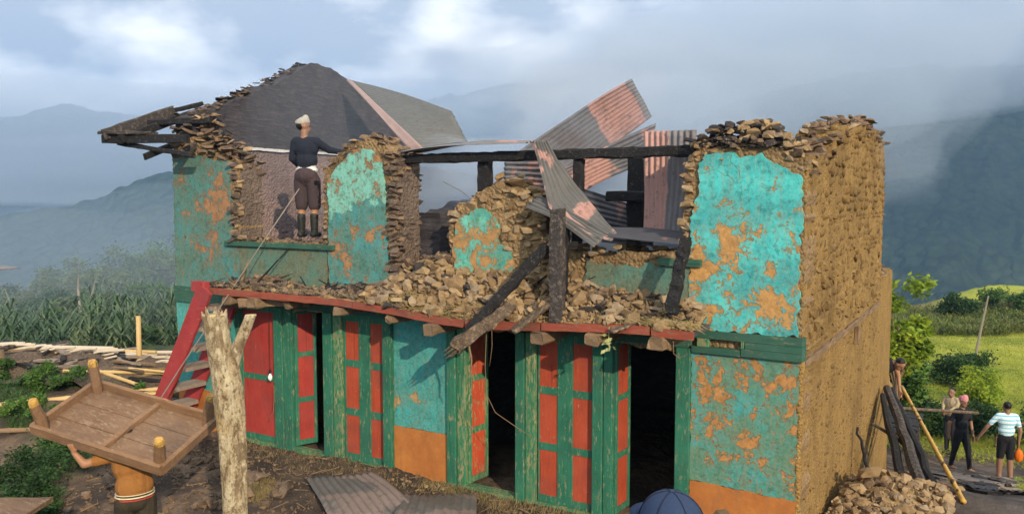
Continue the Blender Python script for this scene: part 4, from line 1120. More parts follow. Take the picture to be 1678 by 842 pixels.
# ------------------------------------------------------------------ rubble heaped on the ledge
def heap(label, x0, x1, y0, y1, hfun, n, mats, size, n_obj, small=0, mound_mat="dust_soil", cat="rubble", flat=0.5, splinters=0):
    root = tag(empty("rubble_heap", ((x0 + x1) / 2, (y0 + y1) / 2, hfun((x0 + x1) / 2, y0))), label, cat)
    ox, oy, oz = root.location
    # earth underneath
    nx, ny = max(8, int((x1 - x0) / 0.07)), max(5, int((y1 - y0) / 0.07))
    X, Y = np.meshgrid(np.linspace(x0, x1, nx), np.linspace(y0, y1, ny), indexing="ij")
    Z = np.array([[hfun(a, c) for a, c in zip(r1_, r2_)] for r1_, r2_ in zip(X, Y)]) - 0.03 + 0.05 * fbm(X * 7, Y * 7, 2, 3)
    v = np.stack([X - ox, Y - oy, Z - oz], -1).reshape(-1, 3)
    i, j = np.meshgrid(np.arange(nx - 1), np.arange(ny - 1), indexing="ij")
    f = np.stack([i * ny + j, (i + 1) * ny + j, (i + 1) * ny + j + 1, i * ny + j + 1], -1).reshape(-1, 4)
    e = np_mesh("soil", v, f, mound_mat, root, True)
    sm = e.modifiers.new("depth", "SOLIDIFY"); sm.thickness = 0.06; sm.offset = -1
    items = []
    for k in range(n):
        a, c = random.uniform(x0, x1), random.uniform(y0, y1)
        sz = random.uniform(*size) * (1.0 if random.random() < 0.65 else 0.6)
        items.append((sz, a, c))
    items.sort(reverse=True)
    pile = Pile()
    for k, (sz, a, c) in enumerate(items):
        th = sz * random.uniform(0.3, 0.6) * (1 if flat else 1.4)
        pos = (a - ox, c - oy, hfun(a, c) + th * random.uniform(-0.1, 0.6) - oz)
        s = (sz, sz * random.uniform(0.55, 0.85), th)
        rot = (random.gauss(0, 0.45), random.gauss(0, 0.45), random.uniform(0, PI))
        m = mats[0] if random.random() < 0.68 else random.choice(mats)
        if k < n_obj: stone(root, pos, s, rot, m)
        else: pile.add(pos, s, rot, mats[0])
    for k in range(small):
        a, c = random.uniform(x0, x1), random.uniform(y0, y1)
        sz = random.uniform(0.015, 0.05)
        pile.add((a - ox, c - oy, hfun(a, c) + sz * 0.2 - oz), (sz, sz * 0.8, sz * 0.6), (random.uniform(0, 3), random.uniform(0, 3), 0), mats[0])
    pile.build("stone", mats[0], root, "small broken stones and grit")
    for k in range(splinters):                                  # burnt splinters and laths
        a, c = random.uniform(x0, x1), random.uniform(y0, y1); an = random.uniform(0, PI); L = random.uniform(0.08, 0.32)
        p = Vector((a - ox, c - oy, hfun(a, c) + 0.04 - oz)); d = Vector((math.cos(an), math.sin(an) * 0.6, random.uniform(-0.25, 0.45))) * L
        b = MB(); b.bar(p, p + d, random.uniform(0.012, 0.05), random.uniform(0.008, 0.02), 0.002, seg=2, jit=0.003, taper=0.6); b.build("splinter", random.choice(["charcoal", "charred_grey", "joist_wood"]), root)
    return root
def h_mid(x, y):
    top = np.interp(x, [-5.3, -4.9, -4.5, -4.1, -3.6, -3.1, -2.85, -2.75], [2.30, 2.52, 2.66, 2.60, 2.62, 2.62, 2.55, 2.46])
    t = np.clip((y + 0.56) / 0.58, 0, 1)
    return lz(x) + 0.005 + (top - lz(x)) * (t ** 0.85) + 0.03 * math.sin(7 * x) * t
heap("big tan heap of fallen stones spilling over the middle of the ledge", -5.25, -2.80, -0.57, 0.06, h_mid, 480, ["tan_stone", "tan_stone", "brown_stone", "char_stone"], (0.07, 0.27), 290, 2200, splinters=45)
def h_gap(x, y):
    return 2.60 + 0.10 * math.sin(5 * x) - 0.14 * (y - 0.1) + 0.12 * np.clip((x + 4.9) / 0.6, 0, 1)
heap("brown stones choking the doorway between the two broken piers", -5.02, -4.26, 0.06, 1.0, h_gap, 110, ["brown_stone", "tan_stone", "purple_stone"], (0.10, 0.24), 110, 150)
def h_right(x, y):
    top = np.interp(x, [-2.8, -2.5, -2.2, -1.9, -1.5, -1.1, -0.9], [2.56, 2.56, 2.50, 2.46, 2.44, 2.40, 2.30])
    t = np.clip((y + 0.56) / 0.56, 0, 1)
    return lz(x) + 0.005 + (top - lz(x)) * t ** 0.8
heap("smaller tan heap of stones and dust on the right part of the ledge", -2.78, -0.95, -0.57, 0.04, h_right, 260, ["tan_stone", "tan_stone", "brown_stone", "char_stone"], (0.05, 0.24), 220, 1800, splinters=40)
def h_left(x, y):
    t = np.clip((y + 0.56) / 0.56, 0, 1)
    return lz(x) + 0.006 + (0.03 + 0.10 * t) * (0.55 + 0.45 * math.sin(3.3 * x + 1.0)) * np.clip((x + 8.3) / 0.7, 0.15, 1)
heap("thin layer of dark broken stones along the left of the ledge", -8.15, -5.22, -0.57, 0.04, h_left, 380, ["brown_stone", "brown_stone", "tan_stone", "char_stone"], (0.04, 0.15), 260, 1800, splinters=60)
def h_side(x, y):
    g = -0.12 - 0.25 * max(0, y - 2.6)
    return g + 0.26 * math.exp(-((y - 1.9) / 0.9) ** 2 - ((x - 0.55) / 0.5) ** 2) + 0.06
heap("tan stones tumbled at the foot of the side wall", 0.06, 1.25, 0.7, 3.3, h_side, 330, ["tan_stone", "tan_stone", "brown_stone"], (0.07, 0.22), 260, 500)
tag(stone(None, (0.42, 1.85, 0.34), (0.34, 0.2, 0.13), (0.1, -0.1, 0.5), "tan_stone", "boulder"), "large pale flat stone on top of the heap by the side wall", "stone")
tag(stone(None, (-0.62, -0.62, 0.36), (0.3, 0.24, 0.3), (0.2, 0.1, 0.5), "tan_stone", "boulder"), "pale stone before the orange dado at the right", "stone")

# straw and fibres caught along the fascia
v, f = [], []
for k in range(1400):
    x = random.choice([random.uniform(-4.9, -3.4), random.uniform(-4.9, -3.4), random.uniform(-1.5, -0.85), random.uniform(-7.5, -1)])
    y = random.uniform(-0.60, -0.42); z = h_mid(x, y) if -5.2 < x < -2.8 else lz(x) + 0.02
    a = random.uniform(0, 2 * PI); L = random.uniform(0.05, 0.15)
    d = np.array((math.cos(a), math.sin(a) * 0.6 - 0.25, random.uniform(-0.5, 0.5))) * L
    p = np.array((x, y, z + random.uniform(0.0, 0.05))); s_ = np.array((0.0025, 0.0025, 0.002))
    n0 = len(v); v += [p - s_, p + s_, p + d]; f.append((n0, n0 + 1, n0 + 2))
tag(np_mesh("straw", v, f, "straw_blade"), "dry straw and fibres caught in the rubble along the fascia", "straw", kind="stuff")

# ------------------------------------------------------------------ small hanging things
def cable(name, label, cat, pts, r, mat, kids=()):
    b = MB(); P = [Vector(p) for p in pts]; o0 = P[0]
    b.tube([p - o0 for p in P], r, 6)
    o = b.build(name, mat, smooth=True); o.location = o0
    return tag(o, label, cat)
bulb = empty("light_bulb", (-7.37, -0.07, 0.86)); tag(bulb, "white light bulb hanging on a cord before the red door", "light bulb")
b = MB()
rows = [(0.0, 0.0), (0.012, 0.008), (0.028, 0.03), (0.033, 0.055), (0.028, 0.08), (0.016, 0.10), (0.014, 0.12)]
vs = [(r * math.cos(2 * PI * k / 12), r * math.sin(2 * PI * k / 12), z) for r, z in rows[1:] for k in range(12)] + [(0, 0, 0)]
fs = [(i * 12 + k, i * 12 + (k + 1) % 12, i * 12 + 12 + (k + 1) % 12, i * 12 + 12 + k) for i in range(len(rows) - 2) for k in range(12)] + [(len(vs) - 1, (k + 1) % 12, k) for k in range(12)]
b.add(vs, fs); b.build("glass", "bulb_white", bulb, True)
b = MB(); b.tube([(0, 0, 0.115), (0, 0, 0.17)], 0.018, 10); b.build("socket", "cord_black", bulb, True)
b = MB(); b.tube([(0, 0, 0.17), (0.005, 0, 0.6), (-0.01, 0.02, 1.15)], 0.004, 6); b.build("cord", "cord_black", bulb)
cable("wire", "loose tan wire dangling below the light bulb", "wire", [(-7.31, -0.06, 0.80), (-7.30, -0.07, 0.6), (-7.32, -0.07, 0.42), (-7.38, -0.07, 0.34), (-7.42, -0.07, 0.27)], 0.005, "wire_tan")
cable("wire", "long tan wire drooping from the ledge across the dark doorway", "wire", [(-3.30, -0.60, 2.08), (-3.31, -0.62, 1.6), (-3.30, -0.6, 1.28), (-3.22, -0.55, 1.08), (-3.0, -0.45, 0.92), (-2.85, -0.35, 0.80)], 0.0038, "wire_tan")
cable("wire", "short pale fibre hanging from the frayed beam", "wire", [(-3.22, -0.62, 2.06), (-3.21, -0.63, 1.85), (-3.25, -0.62, 1.62)], 0.0032, "wire_tan")
cable("wire", "curled root hanging under the frayed beam end", "wire", [(-3.42, -0.8, 1.92), (-3.40, -0.76, 1.7), (-3.43, -0.74, 1.52), (-3.40, -0.72, 1.42)], [0.016, 0.012, 0.008, 0.004], "wire_tan")
cable("wire", "thin wire looped under the right end of the fascia", "wire", [(-1.10, -0.62, 2.10), (-1.09, -0.63, 1.98), (-1.03, -0.63, 1.94), (-0.96, -0.63, 1.98), (-0.94, -0.62, 2.09)], 0.0035, "wire_tan")
cable("wire", "charred wire sagging in the dark room beside the second pier", "wire", [(-4.98, 0.9, 3.72), (-4.7, 0.95, 3.58), (-4.4, 1.0, 3.35), (-4.2, 1.0, 3.2)], 0.008, "white_plaster_line")
b = MB()
sp = Vector((-1.78, -0.64, 2.14))
b.tube([(0, 0, 0.05), (0.0, -0.01, -0.08), (0.01, -0.01, -0.2)], 0.004, 5)
for k in range(9):
    c = Vector((random.uniform(-0.04, 0.05), random.uniform(-0.03, 0.02), -0.04 - 0.018 * k)); d = Vector((random.uniform(-1, 1), -0.4, random.uniform(-0.9, 0.1))).normalized() * 0.07; s_ = d.cross(Vector((0.2, 1, 0.3))).normalized() * 0.02
    b.add([c, c + d * 0.5 + s_, c + d, c + d * 0.5 - s_], [(0, 1, 2, 3)])
o = b.build("leafy_sprig", "leaf_pale", fix=False); o.location = sp
tag(o, "pale green leafy sprig hanging under the fascia", "plant")

# ------------------------------------------------------------------ leaning pole, forked post
cable("pole", "thin grey pole slanting from the left window down past the ledge", "pole", [(-6.74, -0.05, 3.62), (-7.22, -0.36, 2.80), (-7.68, -0.66, 1.98), (-8.2, -1.0, 1.06), (-8.75, -1.36, 0.06), (-8.85, -1.43, -0.16)], [0.008, 0.008, 0.009, 0.009, 0.010, 0.010], "stick_grey")
beam("short pointed stake standing in the debris at the left of the ledge", (-7.55, -0.42, 2.26), (-7.50, -0.30, 2.62), 0.045, 0.05, "joist_wood", (0, 1, 0), 6, 0.006, 0.5, "stake")["category"] = "stake"
beam("dark stick leaning on the wall under the left window sill", (-7.30, -0.35, 2.30), (-6.98, -0.04, 2.78), 0.03, 0.03, "charcoal", (0, 1, 0), 6, 0.004, 0.8, "stick")["category"] = "stick"

fp = tag(empty("forked_post", (-3.52, -4.18, gz(-3.52, -4.18))), "pale debarked tree trunk post with a forked top before the left doors", "post")
ox, oy, oz = fp.location
def trunk(pts, rad, name, seg=20):
    b = MB(); n = len(pts)
    vs, fs = [], []
    for i, p in enumerate(pts):
        for k in range(seg):
            a = 2 * PI * k / seg
            r = rad[i] * (1 + 0.16 * float(fbm(math.cos(a) * 1.6 + 5, math.sin(a) * 1.6 + i * 0.23, i * 0.1, 4)))
            vs.append((p[0] - ox + math.cos(a) * r, p[1] - oy + math.sin(a) * r, p[2] - oz))
    for i in range(n - 1):
        for k in range(seg): fs.append((i * seg + k, i * seg + (k + 1) % seg, (i + 1) * seg + (k + 1) % seg, (i + 1) * seg + k))
    b.add(vs, fs); return b
def spline(ks, n):
    out = []
    for i in range(n):
        t = i / (n - 1) * (len(ks) - 1); a = min(int(t), len(ks) - 2); f = t - a; f2 = f * f * (3 - 2 * f) * 0.5 + f * 0.5
        out.append(tuple(ks[a][q] * (1 - f2) + ks[a + 1][q] * f2 for q in range(4)))
    return out
ks = spline([(-3.34, -4.10, oz - 0.4, 0.105), (-3.37, -4.09, 0.6, 0.098), (-3.39, -4.07, 1.05, 0.092), (-3.43, -4.06, 1.48, 0.092), (-3.47, -4.05, 1.91, 0.097), (-3.53, -4.05, 2.25, 0.092), (-3.59, -4.06, 2.60, 0.092)], 44)
b = trunk([k[:3] for k in ks], [k[3] for k in ks], "trunk")
b.f.append(tuple(range(43 * 20, 44 * 20))); b.mi.append(1)
tr = b.build("trunk", ["pale_bark", "cut_wood"], fp, True)
for k in range(9):                                              # splintered rim
    a = 2 * PI * k / 9 + random.random()
    b = MB(); p = Vector((-3.59 - ox + math.cos(a) * 0.075, -4.06 - oy + math.sin(a) * 0.075, 2.57 - oz))
    b.tube([p, p + Vector((math.cos(a) * 0.02, math.sin(a) * 0.02, random.uniform(0.04, 0.09)))], [0.025, 0.004], 5); b.build("splinter", "pale_bark", tr)
ks = spline([(-3.46, -4.04, 2.0, 0.05), (-3.45, -4.01, 2.2, 0.055), (-3.43, -3.98, 2.34, 0.048), (-3.38, -3.93, 2.50, 0.046), (-3.345, -3.91, 2.60, 0.045)], 20)
b = trunk([k[:3] for k in ks], [k[3] for k in ks], "branch")
b.f.append(tuple(range(19 * 20, 20 * 20))); b.mi.append(1)
b.build("branch", ["pale_bark", "cut_wood"], fp, True)
ks = spline([(-3.33, -4.03, 1.0, 0.02), (-3.37, -4.01, 1.6, 0.04), (-3.41, -4.0, 2.0, 0.045), (-3.44, -4.01, 2.2, 0.045)], 20)
b = trunk([k[:3] for k in ks], [k[3] for k in ks], "ridge"); b.build("bark_ridge", "pale_bark", fp, True)

# ------------------------------------------------------------------ upturned low table, carried
tb = tag(empty("low_table", (-5.83, -3.35, 1.2)), "upturned brown wooden low table with four yellow ended legs, carried by a man", "table")
A_, B_, C_, D_ = [Vector(p) for p in ((-6.44, -3.92, 1.20), (-6.60, -3.17, 1.49), (-5.28, -2.74, 1.20), (-5.02, -3.55, 0.93))]
ctr = (A_ + B_ + C_ + D_) / 4
ex = ((D_ - A_) + (C_ - B_)).normalized(); ey = ((B_ - A_) + (C_ - D_)); ey = (ey - ex * ey.dot(ex)).normalized(); ez = ex.cross(ey)
Lx, Ly = 1.50, 0.86
tb.matrix_world = Matrix(((ex.x, ey.x, ez.x, ctr.x), (ex.y, ey.y, ez.y, ctr.y), (ex.z, ey.z, ez.z, ctr.z), (0, 0, 0, 1)))
for k in range(3):                                              # boards seen from below
    y0 = -Ly / 2 + 0.02 + k * (Ly - 0.04) / 3
    b = MB(); b.bar((-Lx / 2 + 0.02, y0 + (Ly - 0.04) / 6, -0.02 + 0.003 * k), (Lx / 2 - 0.02, y0 + (Ly - 0.04) / 6, -0.02), (Ly - 0.04) / 3 - 0.008, 0.028, 0.004, seg=6, jit=0.002); b.build("board", "table_board", tb)
for s_ in (-1, 1):
    b = MB(); b.bar((-Lx / 2, s_ * Ly / 2, 0.035), (Lx / 2, s_ * Ly / 2, 0.035), 0.045, 0.11, 0.008, seg=8, jit=0.003); b.build("apron", "table_wood", tb)
    b = MB(); b.bar((s_ * Lx / 2, -Ly / 2, 0.035), (s_ * Lx / 2, Ly / 2, 0.035), 0.05, 0.105, 0.008, seg=6, jit=0.003); b.build("apron", "table_wood", tb)
b = MB(); b.bar((0.02, -Ly / 2 + 0.02, 0.02), (0.05, Ly / 2 - 0.02, 0.02), 0.06, 0.05, 0.008, seg=6, jit=0.003); b.build("crossbar", "table_wood", tb)
for sx in (-1, 1):
    for sy in (-1, 1):
        b = MB(); b.tube([(sx * (Lx / 2 - 0.07), sy * (Ly / 2 - 0.07), -0.01), (sx * (Lx / 2 - 0.055), sy * (Ly / 2 - 0.06), 0.15), (sx * (Lx / 2 - 0.03), sy * (Ly / 2 - 0.045), 0.30)], [0.055, 0.055, 0.048], 8, 0.03)
        lg = b.build("leg", "table_wood", tb)
        b = MB(); b.tube([(sx * (Lx / 2 - 0.03), sy * (Ly / 2 - 0.045), 0.298), (sx * (Lx / 2 - 0.028), sy * (Ly / 2 - 0.043), 0.335), (sx * (Lx / 2 - 0.025), sy * (Ly / 2 - 0.04), 0.36)], [0.047, 0.047, 0.037], 9, 0.10); b.build("leg_end", "yellow_wood", lg)

# ------------------------------------------------------------------ poles and wreckage at the left
BAM = "bamboo poles by the fallen shed"
def bamboo(label, p, q, r=0.028, mat="bamboo", group=BAM, cat="pole", name="bamboo_pole", bend=0.0):
    p, q = Vector(p), Vector(q); L = (q - p).length; n = max(4, int(L / 0.28))
    pts, rad = [], []
    for i in range(n):
        t0, t1 = i / n, (i + 1) / n
        for t, k in ((t0, 1.18), (t0 + 0.04 / L, 1.0), (t1 - 0.04 / L, 1.0)):
            pts.append((q - p) * t + Vector((0, 0, bend * math.sin(PI * t)))); rad.append(r * k * (1 - 0.15 * t))
    b = MB(); b.tube(pts, rad, 8); o = b.build(name, mat, smooth=True); o.location = p
    return tag(o, label, cat, group)
def on(x, y, dz=0.0): return (x, y, gz(x, y) + dz)
bamboo("long pale bamboo pole lying across the weeds to the picture's left edge", on(-12.1, -1.95, 0.10), on(-10.55, 0.75, 0.16), 0.045)
bamboo("straight bamboo pole lying level behind the table leg", (-12.45, -0.15, 0.46), (-10.7, 0.9, 0.42), 0.032)
bamboo("bamboo pole slanting down to the right behind the level pole", (-12.0, 0.22, 0.44), (-10.9, 0.28, 0.30), 0.035)
bamboo("short bamboo pole nearest the red stringer", on(-10.85, -0.32, 0.14), on(-10.35, 0.65, 0.16), 0.038)
bamboo("thin bamboo cane crossing beside the wooden stake", (-11.4, 0.4, 0.52), (-10.3, 1.0, 0.42), 0.024)
bamboo("pinkish pole on the ground at the left edge below the bamboo", on(-11.4, -2.25, 0.05), on(-10.1, -1.1, 0.06), 0.04, "wire_tan")
b = MB(); b.tube([(0, 0, -0.15), (0.0, 0, 0.5), (0.01, 0, 1.12)], [0.05, 0.047, 0.042], 9, 0.04); o = b.build("wooden_stake", "bamboo", smooth=True); o.location = on(-11.9, 0.95)
tag(o, "upright tan wooden stake standing by the fallen shed", "stake")
# the fallen shed: a bank of burnt earth with slats and poles
sh = tag(empty("fallen_shed", on(-13.2, 1.1)), "collapsed shed roof of pale bamboo slats over dark burnt thatch", "shed")
ox, oy, oz = sh.location
def h_sh(x, y):
    t = np.clip((y - (0.25 + 0.42 * (x + 13.4))) / 0.9, -1, 1)
    return gz(x, y) + 0.04 + 0.34 * math.exp(-(t * 1.15) ** 2) * np.interp(x, [-17, -15.6, -14.4, -12, -10.6, -9.9], [0.2, 0.7, 1, 0.85, 0.5, 0.0])
nx, ny = 60, 26
X, Y = np.meshgrid(np.linspace(-17, -9.9, nx), np.linspace(-1, 1, ny), indexing="ij")
Yw = Y * 1.5 + 0.25 + 0.42 * (X + 13.4)
Z = np.array([[h_sh(a, c) for a, c in zip(r_, q_)] for r_, q_ in zip(X, Yw)]) + 0.22 * fbm(X * 3, Yw * 3, 4, 5, 0.6)
v = np.stack([X - ox, Yw - oy, Z - oz], -1).reshape(-1, 3)
i, j = np.meshgrid(np.arange(nx - 1), np.arange(ny - 1), indexing="ij")
np_mesh("thatch", v, np.stack([i * ny + j, (i + 1) * ny + j, (i + 1) * ny + j + 1, i * ny + j + 1], -1).reshape(-1, 4), "dust_soil_dark", sh, True)
for k in range(90):
    x = -15.2 + 4.7 * k / 90 + random.gauss(0, 0.03); y = 0.45 + 0.42 * (x + 13.4) + random.uniform(-0.1, 0.35)
    d = Vector((-0.75 + random.gauss(0, .07), -0.55 + random.gauss(0, .06), -0.12)) * random.uniform(0.5, 0.9); p = Vector((x - ox, y - oy, h_sh(x, y) + 0.10 - oz))
    b = MB(); b.tube([p, p + d * 0.5 + Vector((0, 0, 0.03)), p + d], [0.022, 0.021, 0.013], 5); b.build("slat", "bamboo_pale", sh)
for k in range(5):
    x = -15 + 0.9 * k; y = 0.30 + 0.42 * (x + 13.4) + random.uniform(0, 0.3); p = Vector((x - ox, y - oy, h_sh(x, y) + 0.06 - oz))
    b = MB(); b.tube([p, p + Vector((1.5, 0.62, random.uniform(-0.05, 0.06)))], [0.035, 0.03], 7); b.build("pole", "bamboo_pale" if k % 2 else "bamboo", sh)
for k in range(70):
    x = random.uniform(-16.5, -10.5); y = 0.1 + 0.42 * (x + 13.4) + random.uniform(-0.7, 0.3); p = Vector((x - ox, y - oy, h_sh(x, y) + 0.04 - oz)); a = random.uniform(0, PI)
    b = MB(); b.bar(p, p + Vector((math.cos(a), math.sin(a), random.uniform(-.1, .1))) * random.uniform(0.4, 1.0), random.uniform(0.03, 0.14), random.uniform(0.02, 0.05), seg=4, jit=0.012); b.build("burnt_board", random.choice(["charred_grey", "joist_wood", "charcoal", "grey_wood"]), sh)
# tree stump at the left edge
b = MB(); p0 = Vector(on(-13.6, -0.7))
b.tube([(0, 0, -0.1), (0.02, 0, 0.25), (0.0, 0, 0.5)], [0.22, 0.16, 0.14], 12, 0.08); o = b.build("tree_stump", "joist_wood", smooth=True); o.location = p0
tag(o, "brown tree stump among the weeds at the left edge", "stump")
# pale board at the bottom left corner
b = MB(); b.bar((0, 0, 0), (0.75, 0.42, 0.02), 0.55, 0.05, seg=4, jit=0.004); o = b.build("board", "table_board"); o.location = (-6.95, -4.5, 0.50)
tag(o, "flat brown board end at the bottom left corner", "board")
b = MB(); b.bar((0.0, 0, -0.9), (0.02, 0, -0.03), 0.08, 0.08); b.build("leg", "joist_wood", o).location = (0.2, 0.1, 0)
b = MB(); b.bar((0.0, 0, -0.95), (0.02, 0, -0.03), 0.08, 0.08); b.build("leg", "joist_wood", o).location = (0.65, 0.36, 0)
# far shed roof peeping in at the left edge
fr = tag(empty("far_shed", (-31.2, 7.3, -1.0)), "eave of a small grey tin roofed shed at the left edge beyond the maize", "shed")
b = MB(); b.bar((-2.2, -0.4, 1.92), (0.55, 0.62, 1.74), 2.6, 0.06, up=(0, 0, 1)); b.build("roof", "iron_ground", fr)
b = MB(); b.box(-2.6, -0.4, -0.8, 1.0, -3.0, 1.75); b.build("wall", "mud_mortar", fr)
b = MB(); b.bar((-1.2, -0.86, -0.4), (-1.2, -0.86, 1.3), 0.7, 0.05, up=(0, 1, 0)); b.build("door", "joist_wood", fr)

# wreckage at the right behind the side wall
BT = "burnt timbers at the right of the house"
def rb(label, p, q, r0, r1, mat="charcoal", cat="pole", name="burnt_pole"):
    p, q = Vector(p), Vector(q); b = MB(); n = 8
    b.tube([(q - p) * (k / n) + Vector((random.gauss(0, .012), random.gauss(0, .012), 0)) for k in range(n + 1)], [r0 + (r1 - r0) * k / n for k in range(n + 1)], 8, 0.08)
    o = b.build(name, mat); o.location = p
    return tag(o, label, cat, BT)
rb("thick burnt log leaning on the back corner of the side wall", (0.84, 3.1, gz(.84, 3.1) - 0.02), (0.10, 5.75, 0.50), 0.085, 0.06, "charred_grey")
rb("black burnt pole leaning just left of the thick burnt log", (0.60, 3.2, gz(.6, 3.2) - 0.02), (0.07, 5.4, 0.46), 0.07, 0.045)
rb("thin black burnt pole lowest against the side wall", (0.26, 3.0, gz(.26, 3.0) - 0.02), (0.05, 3.25, 0.48), 0.03, 0.015)
rb("black burnt pole splayed outermost from the side wall", (0.98, 3.3, gz(.98, 3.3) - 0.02), (0.12, 6.1, 0.42), 0.065, 0.04)
rb("charred branch crossing the leaning logs", (0.62, 4.2, 0.02), (0.05, 4.6, 0.2), 0.035, 0.02, "charred_grey")
bamboo("yellow speckled bamboo pole propped from the yard to the back corner", (1.33, 2.62, gz(1.33, 2.62) + 0.04), (0.17, 7.0, 0.30), 0.030, "bamboo_yellow", BT)
lt = tag(empty("burnt_platform", (0.0, 9.0, gz(0, 9))), "low charred plank platform behind the back corner of the house", "platform")
for k in range(6):
    b = MB(); b.bar((-1.6, -0.7 + 0.28 * k, 0.93), (0.30, -0.65 + 0.28 * k, 0.89 + random.uniform(-.03, .03)), 0.25, 0.05, seg=5, jit=0.012); b.build("plank", "charcoal", lt)
for x in (-1.4, 0.2):
    for y in (-0.6, 0.6):
        b = MB(); b.bar((x, y, -0.3), (x, y, 0.88), 0.12, 0.12, up=(0, 1, 0), seg=4, jit=0.01); b.build("leg", "charred_grey", lt)
b = MB(); b.tube([(-0.2, 1.15, 0.9), (1.2, 2.2, 0.75)], 0.032, 8); b.build("rail", "charred_brown", lt)
for k in range(30):
    x, y = random.uniform(0.5, 2.3), random.uniform(3.6, 10.5); a = random.uniform(0, PI); L = random.uniform(0.4, 1.5)
    p, q = Vector((x, y, gz(x, y) + 0.035)), None
    x2, y2 = x + math.cos(a) * L, y + math.sin(a) * L; q = Vector((x2, y2, gz(x2, y2) + 0.05))
    b = MB(); b.bar((0, 0, 0), q - p, random.uniform(0.05, 0.22), random.uniform(0.02, 0.05), seg=4, jit=0.012)
    mt, lb = random.choice([("charcoal", "black charred"), ("charred_grey", "dark grey burnt"), ("grey_wood", "pale grey unburnt"), ("charred_grey", "dark grey burnt"), ("charred_brown", "scorched brown")])
    o = b.build("burnt_board", mt); o.location = p
    tag(o, f"{lb} board on the {'near' if y < 6 else 'far'} part of the scorched slope", "board", "burnt boards scattered on the slope")
for k, (x, y, a, m, lb) in enumerate(((1.25, 6.3, 0.9, "iron_ground", "grey tin sheet lying farther up the scorched slope"), (1.35, 4.1, 0.2, "iron_dark", "dark tin sheet at the bottom edge beside the yellow pole"))):
    c, s_ = math.cos(a), math.sin(a); z = lambda xx, yy: gz(xx, yy) + 0.06
    pt = [(x, y), (x + 0.8 * c, y + 0.8 * s_), (x + 0.8 * c - 1.1 * s_, y + 0.8 * s_ + 1.1 * c), (x - 1.1 * s_, y + 1.1 * c)]
    sheet(lb, quad(*[(px_, py_, z(px_, py_)) for px_, py_ in pt], 0.02, sd=k), 9, m, 10)["group"] = BT
# a crooked pole standing in the field
b = MB(); p0 = Vector(on(0.2, 37.0)); b.tube([(0, 0, -0.3), (0.25, 0, 1.6), (0.5, 0, 3.2)], [0.07, 0.06, 0.035], 7); o = b.build("field_pole", "stick_grey"); o.location = p0
tag(o, "thin leaning pole standing in the green field", "pole")

# yard litter
pl = Pile()
pts = [(random.uniform(-10.5, -0.2), -0.1 - 4.0 * random.random() ** 1.5) for k in range(6500)]
for (x, y, z) in gzs([p for p in pts if not (p[0] < -8.0 and p[1] > -0.3)]):
    s_ = 0.012 + 0.07 * random.random() ** 4
    pl.add((x, y, z + s_ * 0.15), (s_, s_ * 0.8, s_ * 0.55), (random.uniform(0, 3), random.uniform(0, 3), 0), "brown_stone")
o = pl.build("gravel", "brown_stone", None); tag(o, "small stones and crumbled mud strewn over the yard", "gravel", kind="stuff")
YS = "loose stones lying in the yard"
for (x0, x1, y0, y1, n, smin, smax, lab) in ((-6.6, -5.7, -2.0, -1.1, 26, 0.08, 0.24, "loose stone lying in the yard between the forked post and the tin sheet"),
                                             (-8.2, -6.4, -3.0, -0.7, 60, 0.04, 0.17, "loose stone lying in the dark yard left of the forked post"),
                                             (-4.9, -4.1, -0.45, -0.2, 30, 0.03, 0.06, "small pale stone scattered before the orange dado")):
    for k in range(n):
        x, y = random.uniform(x0, x1), random.uniform(y0, y1); s_ = random.uniform(smin, smax)
        tag(stone(None, (x, y, gz(x, y) + 0.2 * s_), (s_, s_ * 0.75, s_ * 0.6), (random.gauss(0, .3), random.gauss(0, .3), random.uniform(0, 3)), "tan_stone" if smax < 0.1 else "brown_stone", "yard_stone"), lab, "stone", YS)
pts = gzs([random.choice([(random.uniform(-6.4, -5.9), random.uniform(-1.6, -1.1)), (random.uniform(-4.6, -2.2), random.uniform(-0.35, -0.05)), (random.uniform(-8, -3), random.uniform(-0.6, -0.02))]) for k in range(2600)])
v, f = [], []
for k in range(2600):                                           # dry grass in the yard
    x, y, z = pts[k]; h = random.uniform(0.02, 0.10); a = random.uniform(0, 6.28); n0 = len(v)
    v += [(x - 0.003, y, z), (x + 0.003, y, z), (x + math.cos(a) * h * 0.6, y + math.sin(a) * h * 0.6, z + h)]; f.append((n0, n0 + 1, n0 + 2))
tag(np_mesh("dry_grass", v, f, "straw_blade"), "dry grass tufts along the foot of the front wall", "grass", kind="stuff")
v, f = [], []
for (x, y, z) in gzs([(random.uniform(-10, -1.5), -0.15 - 3.6 * random.random() ** 1.3) for k in range(900)]):      # twigs and burnt laths
    a = random.uniform(0, PI); L = random.uniform(0.04, 0.22); t_ = random.uniform(0.003, 0.008); d = np.array((math.cos(a), math.sin(a), random.uniform(-.1, .25))) * L; sd = np.array((-math.sin(a), math.cos(a), 0)) * t_; n0 = len(v); p = np.array((x, y, z + 0.01))
    v += [p - sd, p + sd, p + d + sd, p + d - sd, p + np.array((0, 0, t_ * 1.6)), p + d + np.array((0, 0, t_ * 1.6))]; f += [(n0, n0 + 4, n0 + 5, n0 + 3), (n0 + 1, n0 + 2, n0 + 5, n0 + 4), (n0, n0 + 3, n0 + 2, n0 + 1)]
tag(np_mesh("twigs", v, f, "joist_wood"), "twigs and burnt splinters strewn over the yard", "twigs", kind="stuff")
